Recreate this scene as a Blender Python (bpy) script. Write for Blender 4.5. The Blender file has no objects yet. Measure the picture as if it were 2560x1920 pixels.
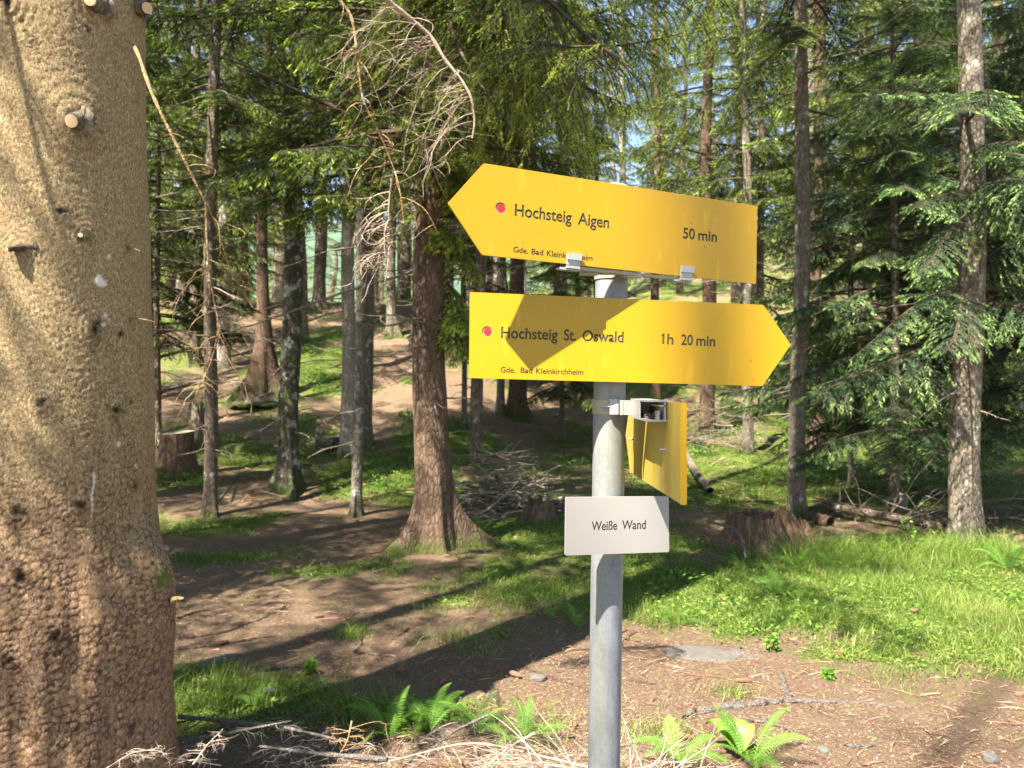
import bpy, math, random
import numpy as np
from mathutils import Vector, Matrix

# ------------------------------------------------------------------ camera, light
F = 1924.0
CZ = 1.6
scene = bpy.context.scene
C = scene.collection
cam_d = bpy.data.cameras.new('camera'); cam = bpy.data.objects.new('camera', cam_d); C.objects.link(cam)
cam.location = (0, 0, CZ); cam.rotation_euler = (math.radians(90), 0, 0)
cam_d.sensor_width = 36; cam_d.lens = 36 * F / 2560
cam_d.clip_start = 0.05; cam_d.clip_end = 6000
cam_d.dof.use_dof = True; cam_d.dof.focus_distance = 1.47; cam_d.dof.aperture_fstop = 8.5
scene.camera = cam
EL, AZ = math.radians(55.5), math.radians(39)
travel = Vector((math.sin(AZ) * math.cos(EL), math.cos(AZ) * math.cos(EL), -math.sin(EL)))
w = bpy.data.worlds.new('World'); scene.world = w; w.use_nodes = True
nt = w.node_tree
sky = nt.nodes.new('ShaderNodeTexSky'); sky.sky_type = 'NISHITA'; sky.sun_disc = False
sky.sun_elevation = EL; sky.sun_rotation = math.pi + AZ; sky.altitude = 1200; sky.dust_density = 0.6
nt.links.new(sky.outputs[0], nt.nodes['Background'].inputs[0])
nt.nodes['Background'].inputs[1].default_value = 0.078
sd = bpy.data.lights.new('sun', 'SUN'); sd.energy = 5.0; sd.angle = math.radians(0.5); sd.color = (1, 0.94, 0.84)
sun = bpy.data.objects.new('sun', sd); C.objects.link(sun)
sun.rotation_euler = travel.to_track_quat('-Z', 'Y').to_euler(); sun.location = (-10, -10, 25)
vs = scene.view_settings
vs.view_transform = 'Standard'; vs.look = 'None'; vs.gamma = 1; vs.use_curve_mapping = False
vs.exposure = 2.28
cy = scene.cycles
cy.max_bounces = 6; cy.diffuse_bounces = 4; cy.transmission_bounces = 3; cy.glossy_bounces = 2

HAZE = True
# ------------------------------------------------------------------ helpers
def P(u, v, Y): return np.array([(u - 1280) / F * Y, Y, CZ - (v - 960) / F * Y])
def hash3(ix, iy, iz, s):
    n = (ix * 374761393 + iy * 668265263 + iz * 2147483647 + s * 1274126177) & 0xffffffff
    n = ((n ^ (n >> 13)) * 1274126177) & 0xffffffff
    n = n ^ (n >> 16)
    return (n & 0xffff) / 65535.0
def vnoise(p, s=0):
    p = np.asarray(p, float); i = np.floor(p).astype(np.int64); f = p - i; f = f * f * (3 - 2 * f)
    r = 0
    for dx in (0, 1):
        for dy in (0, 1):
            for dz in (0, 1):
                wgt = (f[:, 0] if dx else 1 - f[:, 0]) * (f[:, 1] if dy else 1 - f[:, 1]) * (f[:, 2] if dz else 1 - f[:, 2])
                r = r + wgt * hash3(i[:, 0] + dx, i[:, 1] + dy, i[:, 2] + dz, s)
    return r
def fbm(p, oct=3, s=0):
    p = np.asarray(p, float); a, t, r = 1., 0., 0.
    for k in range(oct):
        r = r + a * vnoise(p * 2 ** k + 17.3 * k, s + k); t += a; a *= 0.5
    return r / t
def fbm2(x, y, sc, oct=3, s=0):
    x = np.asarray(x, float).ravel(); y = np.asarray(y, float).ravel()
    return fbm(np.stack([x * sc, y * sc, np.zeros_like(x) + 0.5], 1), oct, s)
def sstep(a, b, x):
    t = np.clip((x - a) / (b - a), 0, 1); return t * t * (3 - 2 * t)
def norm(a): return a / np.maximum(np.linalg.norm(a, axis=-1, keepdims=True), 1e-9)

def build(name, parts, mats, parent=None, smooth=False, loc=None):
    """parts: list of (V, F, material index, tint)"""
    Vs, Ls, st, mi, ti = [], [], [], [], []; nv = nl = 0
    for V, Fa, m, t in parts:
        V = np.asarray(V, np.float32); Fa = np.asarray(Fa, np.int32)
        if len(V) == 0 or len(Fa) == 0: continue
        Vs.append(V); Ls.append((Fa + nv).ravel()); k = Fa.shape[1]
        st.append(nl + np.arange(len(Fa)) * k); nl += len(Fa) * k
        mi.append(np.full(len(Fa), m, np.int32)); ti.append(np.broadcast_to(np.asarray(t, np.float32), (len(V),))); nv += len(V)
    V = np.concatenate(Vs); L = np.concatenate(Ls); S = np.concatenate(st).astype(np.int32)
    if loc is not None: V = V - np.asarray(loc, np.float32)
    me = bpy.data.meshes.new(name)
    me.vertices.add(len(V)); me.vertices.foreach_set('co', V.ravel())
    me.loops.add(len(L)); me.loops.foreach_set('vertex_index', L.astype(np.int32))
    me.polygons.add(len(S)); me.polygons.foreach_set('loop_start', S)
    me.polygons.foreach_set('material_index', np.concatenate(mi))
    me.polygons.foreach_set('use_smooth', np.full(len(S), smooth))
    a = me.attributes.new('tint', 'FLOAT', 'POINT'); a.data.foreach_set('value', np.concatenate(ti))
    for m in mats: me.materials.append(m)
    me.update(calc_edges=True)
    o = bpy.data.objects.new(name, me); C.objects.link(o)
    if loc is not None: o.location = loc
    if parent is not None: o.parent = parent
    return o
def tag(o, label=None, cat=None, group=None, kind=None):
    if label: o['label'] = label
    if cat: o['category'] = cat
    if group: o['group'] = group
    if kind: o['kind'] = kind
    return o
def empty(name, loc): 
    o = bpy.data.objects.new(name, None); C.objects.link(o); o.location = tuple(loc); o.empty_display_size = .1; return o

def tube(pts, r, k=5, cap=True):
    pts = np.asarray(pts, float); n = len(pts); r = np.broadcast_to(np.asarray(r, float), (n,))
    d = np.gradient(pts, axis=0); d = norm(d)
    ref = np.array([0, 0, 1.]) if abs(d[:, 2].mean()) < .8 else np.array([1., 0, 0])
    a = norm(np.cross(d, ref)); b = np.cross(d, a)
    th = np.arange(k) / k * 2 * np.pi
    V = pts[:, None] + r[:, None, None] * (np.cos(th)[None, :, None] * a[:, None] + np.sin(th)[None, :, None] * b[:, None])
    V = V.reshape(-1, 3)
    i = np.arange(n - 1)[:, None] * k; j = np.arange(k)[None]; j2 = (j + 1) % k
    Fq = np.stack([i + j, i + j2, i + k + j2, i + k + j], -1).reshape(-1, 4)
    return V, Fq
def merge(lst, m=0, t=0.5):
    """merge list of (V,F) with equal face size into one part"""
    Vs, Fs, n = [], [], 0
    for V, Fa in lst: Vs.append(V); Fs.append(np.asarray(Fa) + n); n += len(V)
    if not Vs: return (np.zeros((0, 3)), np.zeros((0, 4), int), m, t)
    return (np.concatenate(Vs), np.concatenate(Fs), m, t)
def boxp(c, sx, sy, sz, ex=(1, 0, 0), ey=(0, 1, 0), ez=(0, 0, 1)):
    c = np.asarray(c, float); ex, ey, ez = map(lambda a: np.asarray(a, float), (ex, ey, ez))
    V = np.array([c + ex * a * sx / 2 + ey * b * sy / 2 + ez * d * sz / 2 for d in (-1, 1) for b in (-1, 1) for a in (-1, 1)])
    Fq = np.array([[0, 2, 3, 1], [4, 5, 7, 6], [0, 1, 5, 4], [2, 6, 7, 3], [0, 4, 6, 2], [1, 3, 7, 5]])
    return V, Fq

# ------------------------------------------------------------------ materials
def newmat(name):
    m = bpy.data.materials.new(name); m.use_nodes = True; n = m.node_tree.nodes; n.clear()
    out = n.new('ShaderNodeOutputMaterial'); return m, m.node_tree, out
def N(t, kind, **kw):
    n = t.nodes.new(kind)
    for k, v in kw.items():
        if k in n.inputs.keys() if isinstance(k, str) else False: n.inputs[k].default_value = v
        else: setattr(n, k, v)
    return n
def ramp(t, fac, stops):
    r = t.nodes.new('ShaderNodeValToRGB'); el = r.color_ramp.elements
    while len(el) < len(stops): el.new(0.5)
    for e, (p, c) in zip(el, stops): e.position = p; e.color = (*c, 1) if len(c) == 3 else c
    t.links.new(fac, r.inputs[0]); return r.outputs[0]
def mix(t, fac, a, b, mode='MIX'):
    m = t.nodes.new('ShaderNodeMix'); m.data_type = 'RGBA'; m.blend_type = mode
    for sock, val in ((m.inputs[0], fac), (m.inputs[6], a), (m.inputs[7], b)):
        if hasattr(val, 'links'): t.links.new(val, sock)
        else: sock.default_value = val if isinstance(val, (int, float)) else (*val, 1)
    return m.outputs[2]
def math_(t, op, a, b=None, c=None):
    m = t.nodes.new('ShaderNodeMath'); m.operation = op
    for i, val in enumerate((a, b, c)):
        if val is None: continue
        if hasattr(val, 'links'): t.links.new(val, m.inputs[i])
        else: m.inputs[i].default_value = val
    return m.outputs[0]
def noise(t, vec, scale, detail=3, rough=.55, dist=0):
    n = t.nodes.new('ShaderNodeTexNoise'); n.inputs['Scale'].default_value = scale; n.inputs['Detail'].default_value = detail
    n.inputs['Roughness'].default_value = rough; n.inputs['Distortion'].default_value = dist
    if vec is not None: t.links.new(vec, n.inputs['Vector'])
    return n.outputs['Fac']
def posvec(t, scale=(1, 1, 1), obj=False):
    if obj: g = t.nodes.new('ShaderNodeTexCoord').outputs['Object']
    else: g = t.nodes.new('ShaderNodeNewGeometry').outputs['Position']
    m = t.nodes.new('ShaderNodeMapping'); m.inputs['Scale'].default_value = scale; t.links.new(g, m.inputs[0]); return m.outputs[0]
def attr(t, name='tint'):
    a = t.nodes.new('ShaderNodeAttribute'); a.attribute_name = name; return a.outputs['Fac']
def bump(t, h, strength=.5, dist=.01, nrm=None):
    b = t.nodes.new('ShaderNodeBump'); b.inputs['Strength'].default_value = strength; b.inputs['Distance'].default_value = dist
    t.links.new(h, b.inputs['Height'])
    if nrm is not None: t.links.new(nrm, b.inputs['Normal'])
    return b.outputs[0]
def princ(t, out, col, rough=.8, nrm=None, metal=0, spec=.3):
    b = t.nodes.new('ShaderNodeBsdfPrincipled')
    if hasattr(col, 'links'): t.links.new(col, b.inputs['Base Color'])
    else: b.inputs['Base Color'].default_value = (*col, 1)
    if hasattr(rough, 'links'): t.links.new(rough, b.inputs['Roughness'])
    else: b.inputs['Roughness'].default_value = rough
    b.inputs['Metallic'].default_value = metal; b.inputs['Specular IOR Level'].default_value = spec
    if nrm is not None: t.links.new(nrm, b.inputs['Normal'])
    t.links.new(b.outputs[0], out.inputs[0]); return b

def leaf_mat(name, stops, trans=.35, hue_var=.12):
    m, t, out = newmat(name)
    a = attr(t); col = ramp(t, a, stops)
    rnd = t.nodes.new('ShaderNodeObjectInfo').outputs['Random']
    big = noise(t, posvec(t), .8, 2)
    f = math_(t, 'MULTIPLY_ADD', rnd, .3, .75); f2 = math_(t, 'MULTIPLY_ADD', big, .5, .75)
    hsv = t.nodes.new('ShaderNodeHueSaturation'); t.links.new(col, hsv.inputs['Color'])
    t.links.new(math_(t, 'MULTIPLY', f, f2), hsv.inputs['Value'])
    col = hsv.outputs[0]
    d = t.nodes.new('ShaderNodeBsdfDiffuse'); t.links.new(col, d.inputs[0])
    tr = t.nodes.new('ShaderNodeBsdfTranslucent'); t.links.new(mix(t, 1.0, col, (1, 1, .55), 'MULTIPLY'), tr.inputs[0])
    g = t.nodes.new('ShaderNodeBsdfGlossy'); g.inputs['Roughness'].default_value = .45; g.inputs[0].default_value = (.9, .95, 1, 1)
    s = t.nodes.new('ShaderNodeMixShader'); s.inputs[0].default_value = trans; t.links.new(d.outputs[0], s.inputs[1]); t.links.new(tr.outputs[0], s.inputs[2])
    s2 = t.nodes.new('ShaderNodeMixShader'); s2.inputs[0].default_value = .012; t.links.new(s.outputs[0], s2.inputs[1]); t.links.new(g.outputs[0], s2.inputs[2])
    t.links.new(s2.outputs[0], out.inputs[0]); return m
M = {}
M['needles'] = leaf_mat('spruce_needles', [(0, (.018, .03, .006)), (.35, (.055, .09, .016)), (.68, (.19, .27, .04)), (1, (.50, .58, .11))], .45)
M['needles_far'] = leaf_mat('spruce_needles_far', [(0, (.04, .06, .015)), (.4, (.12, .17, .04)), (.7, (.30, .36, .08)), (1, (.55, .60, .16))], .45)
M['needles_blue'] = leaf_mat('spruce_needles_bluish', [(0, (.025, .05, .025)), (.4, (.08, .15, .065)), (.75, (.25, .38, .12)), (1, (.52, .64, .19))])
M['grass'] = leaf_mat('grass_blades', [(0, (.05, .10, .015)), (.5, (.14, .23, .035)), (.85, (.32, .40, .08)), (1, (.5, .43, .2))], .4)
M['fern'] = leaf_mat('fern_leaf', [(0, (.06, .15, .02)), (.6, (.15, .31, .04)), (1, (.28, .45, .08))], .4)

def bark_mat(name, c_dark, c_mid, c_light, sc=(14, 14, 5), moss=.0, lichen=0., crack=.5, bstr=.8):
    m, t, out = newmat(name)
    pv = posvec(t, sc)
    n1 = noise(t, pv, 1.6, 5, .65, .6); n2 = noise(t, posvec(t), 1.3, 3)
    vo = t.nodes.new('ShaderNodeTexVoronoi'); vo.feature = 'DISTANCE_TO_EDGE'; vo.inputs['Scale'].default_value = 2.2
    mp = mix(t, .25, pv, N(t, 'ShaderNodeTexNoise').outputs['Color'])
    t.links.new(pv, vo.inputs['Vector'])
    cr = math_(t, 'SMOOTH_MIN', math_(t, 'MULTIPLY', vo.outputs['Distance'], 5), 1, .3)
    col = ramp(t, n1, [(.25, c_dark), (.5, c_mid), (.72, c_light)])
    col = mix(t, math_(t, 'MULTIPLY', math_(t, 'SUBTRACT', 1, cr), crack), col, tuple(x * .25 for x in c_dark))
    col = mix(t, math_(t, 'MULTIPLY', n2, .5), col, tuple(x * .55 for x in c_mid), 'MIX')
    if lichen > 0:
        l = ramp(t, noise(t, posvec(t), 7, 4, .6), [(.60 - lichen * .08, (0, 0, 0)), (.66 - lichen * .08, (1, 1, 1))])
        col = mix(t, math_(t, 'MULTIPLY', l, .75), col, (.42, .43, .36))
    a = attr(t)   # moss growing from the foot of the trunk
    mm = math_(t, 'MULTIPLY', ramp(t, math_(t, 'ADD', a, math_(t, 'MULTIPLY', math_(t, 'SUBTRACT', noise(t, posvec(t), 9, 4), .5), .9)), [(.45, (0, 0, 0)), (.75, (1, 1, 1))]), .9)
    col = mix(t, mm, col, (.07, .095, .018))
    if moss > 0:
        l = ramp(t, noise(t, posvec(t, (1, 1, .5)), 5, 4, .6), [(.52, (0, 0, 0)), (.62, (1, 1, 1))])
        col = mix(t, math_(t, 'MULTIPLY', l, moss), col, (.06, .075, .02))
    h = math_(t, 'ADD', math_(t, 'MULTIPLY', cr, .6), n1)
    princ(t, out, col, .92, bump(t, h, bstr, .012), spec=.15); return m
M['bark_red'] = bark_mat('bark_reddish', (.07, .044, .03), (.165, .105, .068), (.29, .20, .14))
M['bark_grey'] = bark_mat('bark_grey', (.09, .07, .05), (.21, .17, .125), (.35, .29, .22), lichen=.08)
M['bark_brown'] = bark_mat('bark_brown', (.08, .06, .04), (.18, .135, .095), (.30, .24, .17), lichen=.15)
M['bark_moss'] = bark_mat('bark_mossy', (.035, .03, .02), (.10, .085, .055), (.22, .20, .15), moss=.6, lichen=.6)
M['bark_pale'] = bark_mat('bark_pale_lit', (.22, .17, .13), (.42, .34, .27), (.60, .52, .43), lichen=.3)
M['twig'] = bark_mat('dead_twig', (.11, .085, .06), (.27, .215, .16), (.44, .37, .28), (30, 30, 30), bstr=.2)
M['twig_pale'] = bark_mat('dry_pale_twig', (.20, .145, .105), (.38, .285, .215), (.56, .455, .365), (40, 40, 40), crack=.1, bstr=.2)
M['twig_dark'] = bark_mat('live_twig', (.05, .035, .02), (.11, .08, .05), (.19, .15, .1), (30, 30, 30), bstr=.2)
M['twig_orange'] = bark_mat('orange_bark_branch', (.16, .09, .04), (.36, .22, .10), (.52, .38, .24), (25, 25, 25), lichen=.2, bstr=.4)
M['twig_grey'] = bark_mat('lichen_grey_branch', (.065, .056, .048), (.15, .13, .11), (.26, .23, .195), (30, 30, 30), lichen=0, bstr=.5)
M['rotten'] = bark_mat('rotten_stump_wood', (.05, .03, .02), (.19, .105, .065), (.40, .29, .2), (16, 16, 3), crack=.35, bstr=1)
def simple(name, col, rough=.6, nsc=0, namp=0, metal=0, spec=.4, bstr=0):
    m, t, out = newmat(name); nr = None; c = col
    if nsc:
        n = noise(t, posvec(t), nsc, 4); c = mix(t, n, tuple(x * (1 - namp) for x in col), tuple(min(1, x * (1 + namp)) for x in col))
        if bstr: nr = bump(t, n, bstr, .004)
    princ(t, out, c, rough, nr, metal, spec); return m
M['cut'] = simple('fresh_cut_wood', (.62, .42, .24), .8, 120, .3)
M['rock'] = simple('grey_rock', (.10, .09, .075), .9, 22, .5, bstr=.8)

# ------------------------------------------------------------------ terrain
YL = np.array([-60, -3, 9, 10, 11, 13, 16, 20, 22, 25, 26, 32, 45, 80, 200, 420]); ZL = np.array([-2, 0, 0, .03, .15, .4, 1.17, 2.35, 3.0, 4.3, 4.42, 3.4, 0, -9, -45, -60])
YR = np.array([-60, -3, 12, 14, 16, 20, 24, 30, 40, 60, 80, 200, 420]); ZR = np.array([-2, 0, 0, .1, .25, 1.2, 2.5, 4.3, 7.0, 12.0, 16, 10, -50])
def hsmooth(y, A, B): 
    return (np.interp(y - .8, A, B) + np.interp(y, A, B) * 2 + np.interp(y + .8, A, B)) / 4
def hgt(x, y):
    x = np.asarray(x, float); y = np.asarray(y, float); sh = x.shape
    l = hsmooth(y, YL, ZL); r = hsmooth(y, YR, ZR)
    c0 = np.interp(y, [10, 16, 25, 60], [-1.0, -.5, 1.5, 6]); wd = np.interp(y, [10, 25, 60], [1.5, 2.5, 8])
    k = sstep(c0 - wd, c0 + wd, x)
    z = l * (1 - k) + r * k
    z = z + np.minimum(1, np.maximum(y - 6, 0) / 12) * .6 * (fbm2(x, y, .6, 4, 5).reshape(sh) - .5)
    z = z + .05 * (fbm2(x, y, 1.7, 3, 9).reshape(sh) - .5)
    z = z + sstep(5, 30, -x) * .6 + sstep(12, 40, x) * 1.5
    return z
def gat(u, v):
    """where the line through this picture point meets the ground"""
    Y = np.concatenate([np.arange(1.5, 30, .02), np.arange(30, 60, .1)])
    x = (u - 1280) / F * Y; z = CZ - (v - 960) / F * Y
    g = hgt(x, Y); i = np.argmax(g >= z)
    if not (g >= z).any(): i = len(Y) - 1
    return np.array([x[i], Y[i], g[i]])
def axis_vals(lo, hi, mid0, mid1, step, grow):
    a = [mid1]; s = step
    while a[-1] < hi: s *= grow; a.append(a[-1] + s)
    b = [mid0]; s = step
    while b[-1] > lo: s *= grow; b.append(b[-1] - s)
    return np.array(sorted(b[1:]) + list(np.arange(mid0, mid1, step)) + a)

# green cover: where moss and grass grow (ground blobs given by where they are seen)
_bl = [(2250, 1700, 1.0, .4, .40), (2480, 1800, .6, .4, .40), (2150, 1870, .5, .25, .38), (1800, 1750, .3, .15, .45), (2300, 1760, .7, .35, .4), (1980, 1810, .4, .2, .5), (2100, 1640, .8, .3, .6), (1580, 1720, .3, .2, .4), (430, 800, 2, 1.5, .6), (620, 760, 2, 1.2, .55), (480, 900, 1.5, 1.2, .5), (2000, 1480, 2.3, 1.2, 1.0), (2350, 1450, 2.0, 1.4, 1.1), (1700, 1450, 1.4, 1.1, .95), (1560, 1400, 1.2, 1.0, .8), (2300, 1600, 1.2, .7, .7), (2500, 1660, .9, .5, .5),
       (1480, 1470, .7, .5, .6), (1280, 1480, .8, .6, .75), (1130, 1480, .5, .4, .55), (1340, 1420, 1, .9, .6), (900, 1590, .22, .18, .7), (1150, 1640, .5, .25, .55),
       (700, 1480, .5, .3, .5), (470, 1400, .6, .4, .4), (430, 1330, .8, .6, .45), (2000, 1200, 3.5, 3, 1.0), (2300, 1100, 4, 4, 1.0), (1700, 1150, 2.5, 2.5, .8),
       (770, 900, 1.6, 2.6, .9), (1350, 1330, 1.2, 1.2, .9), (970, 1180, 1.1, 1.6, .95), (660, 1130, 1.4, 2.0, .8), (1110, 1110, 1.5, 2.2, .7), (1220, 1230, 1.3, 1.4, .8), (840, 1520, 1.2, .4, .4),
       (620, 1760, .9, .4, 1.), (900, 1780, .8, .35, 1.), (1130, 1790, .7, .3, .9), (1050, 1530, 1.3, .5, .72), (560, 1400, .9, .5, .68), (800, 1430, .8, .4, .66), (640, 1500, .4, .25, .6), (950, 1420, .5, .3, .6), (520, 1320, .8, .5, .55), (480, 1700, .5, .4, .6), (450, 1190, 1.2, 1.2, .5), (700, 1000, 1.2, 1.5, .6), (760, 1330, 1.2, .7, .4)]
BL = [(*gat(u, v)[:2], rx, ry, s) for u, v, rx, ry, s in _bl]
_pt = [(1010, 850, 1.0), (985, 920, 1.1), (1010, 1000, 1.0), (900, 1070, 1.0), (700, 1110, .7), (1000, 1330, 1.4), (700, 1420, 1.2), (500, 1550, 1.1), (800, 1620, 1.1), (1200, 1720, .8), (1600, 1700, .9), (1900, 1800, 1.0)]
PTH = [(*gat(u, v)[:2], r) for u, v, r in _pt]
def green(x, y):
    x = np.asarray(x, float); y = np.asarray(y, float)
    g = .30 + .08 * sstep(14, 20, y)
    g = np.zeros_like(x) + g
    for bx, by, rx, ry, s in BL:
        d = ((x - bx) / rx) ** 2 + ((y - by) / ry) ** 2; g = np.maximum(g, s * np.exp(-d * .8) + .12)
    g = np.maximum(g, .62 * sstep(17, 21, y) * sstep(-.5, 2.5, x))
    for px, py, r in PTH:
        d = ((x - px) ** 2 + ((y - py) * .8) ** 2) / r ** 2; g = g - .3 * np.exp(-d * 1.5)
    n = fbm2(x, y, 1.3, 4, 31).reshape(x.shape)
    return np.clip(g + (n - .5) * 1.45, 0, 1)

m, t, out = newmat('forest_floor')
g = attr(t); p = posvec(t)
nA = noise(t, p, 45, 5, .75); nB = noise(t, p, 7, 4, .6); nC = noise(t, p, 170, 3, .8); nD = noise(t, p, 1.6, 3)
soil = ramp(t, nA, [(.28, (.045, .028, .018)), (.5, (.18, .108, .072)), (.72, (.42, .295, .21))])
soil = mix(t, ramp(t, nB, [(.4, (0, 0, 0)), (.65, (1, 1, 1))]), soil, mix(t, nC, (.09, .055, .035), (.31, .215, .14)))
soil = mix(t, math_(t, 'MULTIPLY', nD, .6), soil, (.20, .135, .09))
soil = mix(t, ramp(t, noise(t, p, 60, 2, .9), [(.66, (0, 0, 0)), (.7, (.7, .7, .7))]), soil, (.6, .5, .4))
soil = mix(t, ramp(t, noise(t, p, 11, 5, .75), [(.5, (0, 0, 0)), (.66, (.55, .55, .55))]), soil, (.20, .19, .06))
soil = mix(t, ramp(t, noise(t, p, 34, 4, .8), [(.60, (0, 0, 0)), (.68, (.8, .8, .8))]), soil, (.05, .034, .022))
moss = ramp(t, noise(t, p, 60, 5, .75), [(.3, (.03, .05, .008)), (.5, (.10, .14, .025)), (.7, (.24, .27, .07))])
e = math_(t, 'ADD', g, math_(t, 'MULTIPLY', math_(t, 'SUBTRACT', noise(t, p, 26, 6, .8), .5), 1.5)); e = math_(t, 'ADD', e, math_(t, 'MULTIPLY', math_(t, 'SUBTRACT', noise(t, p, 3.2, 4, .6), .5), .9))
fac = ramp(t, e, [(.40, (0, 0, 0)), (.66, (1, 1, 1))])
col = mix(t, fac, soil, moss)
hh = math_(t, 'ADD', nA, math_(t, 'MULTIPLY', nC, .5))
princ(t, out, col, .95, bump(t, hh, .9, .03), spec=.1); M['ground'] = m

xs = axis_vals(-420, 420, -7, 8, .055, 1.07); ys = axis_vals(-30, 420, 1.5, 14, .055, 1.05)
X, Yg = np.meshgrid(xs, ys); xf, yf = X.ravel(), Yg.ravel()
Z = hgt(xf, yf)
gr = green(xf, yf)
near = np.exp(-np.maximum(yf - 8, 0) / 10)
Z = Z + near * (.018 * (fbm2(xf, yf, 9, 3, 3) - .5) * 2 + gr * .02 * fbm2(xf, yf, 14, 2, 8))
nx, ny = len(xs), len(ys)
i = (np.arange(ny - 1)[:, None] * nx + np.arange(nx - 1)[None]).ravel()
ground = build('ground', [(np.stack([xf, yf, Z], 1), np.stack([i, i + 1, i + nx + 1, i + nx], 1), 0, gr)], [M['ground']], smooth=True)
tag(ground, kind='structure', label='reddish needle litter floor with green moss rising into a wooded slope')

# far slopes over the valley
def hills(name, mat, x0, x1, y0, y1, f, n=120, lab=''):
    X, Y = np.meshgrid(np.linspace(x0, x1, n), np.linspace(y0, y1, 60)); x, y = X.ravel(), Y.ravel()
    i = (np.arange(59)[:, None] * n + np.arange(n - 1)[None]).ravel()
    o = build(name, [(np.stack([x, y, f(x, y)], 1), np.stack([i, i + 1, i + n + 1, i + n], 1), 0, .5)], [mat], smooth=True)
    return tag(o, lab, kind='structure')
m, t, out = newmat('far_meadow'); princ(t, out, ramp(t, noise(t, posvec(t), .02, 4), [(.4, (.16, .24, .07)), (.6, (.24, .32, .10))]), .9); M['meadow'] = m
m, t, out = newmat('far_forest'); princ(t, out, ramp(t, noise(t, posvec(t), .03, 6, .7), [(.35, (.03, .06, .02)), (.6, (.06, .11, .03))]), .95); M['farforest'] = m
hills('hills', M['meadow'], -420, 420, 300, 560, lambda x, y: -52 + (y - 300) * .27 + 12 * fbm2(x, y, .01, 3, 2), lab='light green meadow slope across the valley')
hills('mountain', M['farforest'], -900, 900, 545, 980, lambda x, y: 14 + (y - 545) * .40 + 30 * fbm2(x, y, .006, 4, 4), lab='distant forested mountain side across the valley')
if HAZE:
    V, Fq = boxp((0, 480, 72), 2000, 1060, 290)
    m, t, out = newmat('haze'); vv = t.nodes.new('ShaderNodeVolumePrincipled'); vv.inputs['Color'].default_value = (.80, .90, 1, 1); vv.inputs['Density'].default_value = .00025; vv.inputs['Anisotropy'].default_value = .3
    t.links.new(vv.outputs[0], out.inputs['Volume']); hz = build('haze', [(V, Fq, 0, 0)], [m]); tag(hz, 'pale blue haze in the air over the valley', kind='stuff')

# ------------------------------------------------------------------ foliage generators
def shoots_quads(p, d, l, wd, tint, rng, m=0, cross=1):
    out = []
    for c in range(cross):
        rv = norm(rng.normal(size=p.shape)); n = norm(np.cross(d, rv))
        V = np.stack([p, p + d * (l * .4)[:, None] + n * wd[:, None], p + d * l[:, None], p + d * (l * .4)[:, None] - n * wd[:, None]], 1).reshape(-1, 3)
        Fq = np.arange(len(p) * 4).reshape(-1, 4); out.append((V, Fq, m, np.repeat(tint, 4)))
    return out
def shoots_needles(p, d, l, tint, rng, K=22, nl=.013, nw=.0016, m=0):
    n = len(p); tt = rng.random((n, K)) * .95 + .05
    rv = norm(rng.normal(size=(n, K, 3))); perp = norm(np.cross(d[:, None], rv))
    nd = norm(d[:, None] * .75 + perp * .8); b = p[:, None] + d[:, None] * (l[:, None] * tt)[..., None]
    s = norm(np.cross(nd, rng.normal(size=(n, K, 3)))) * nw
    L_ = nl * (1.1 - .5 * tt)[..., None]
    V = np.stack([b - s, b + s, b + nd * L_], 2).reshape(-1, 3)
    return [(V, np.arange(n * K * 3).reshape(-1, 3), m, np.repeat(np.repeat(tint, K), 3))]

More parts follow.
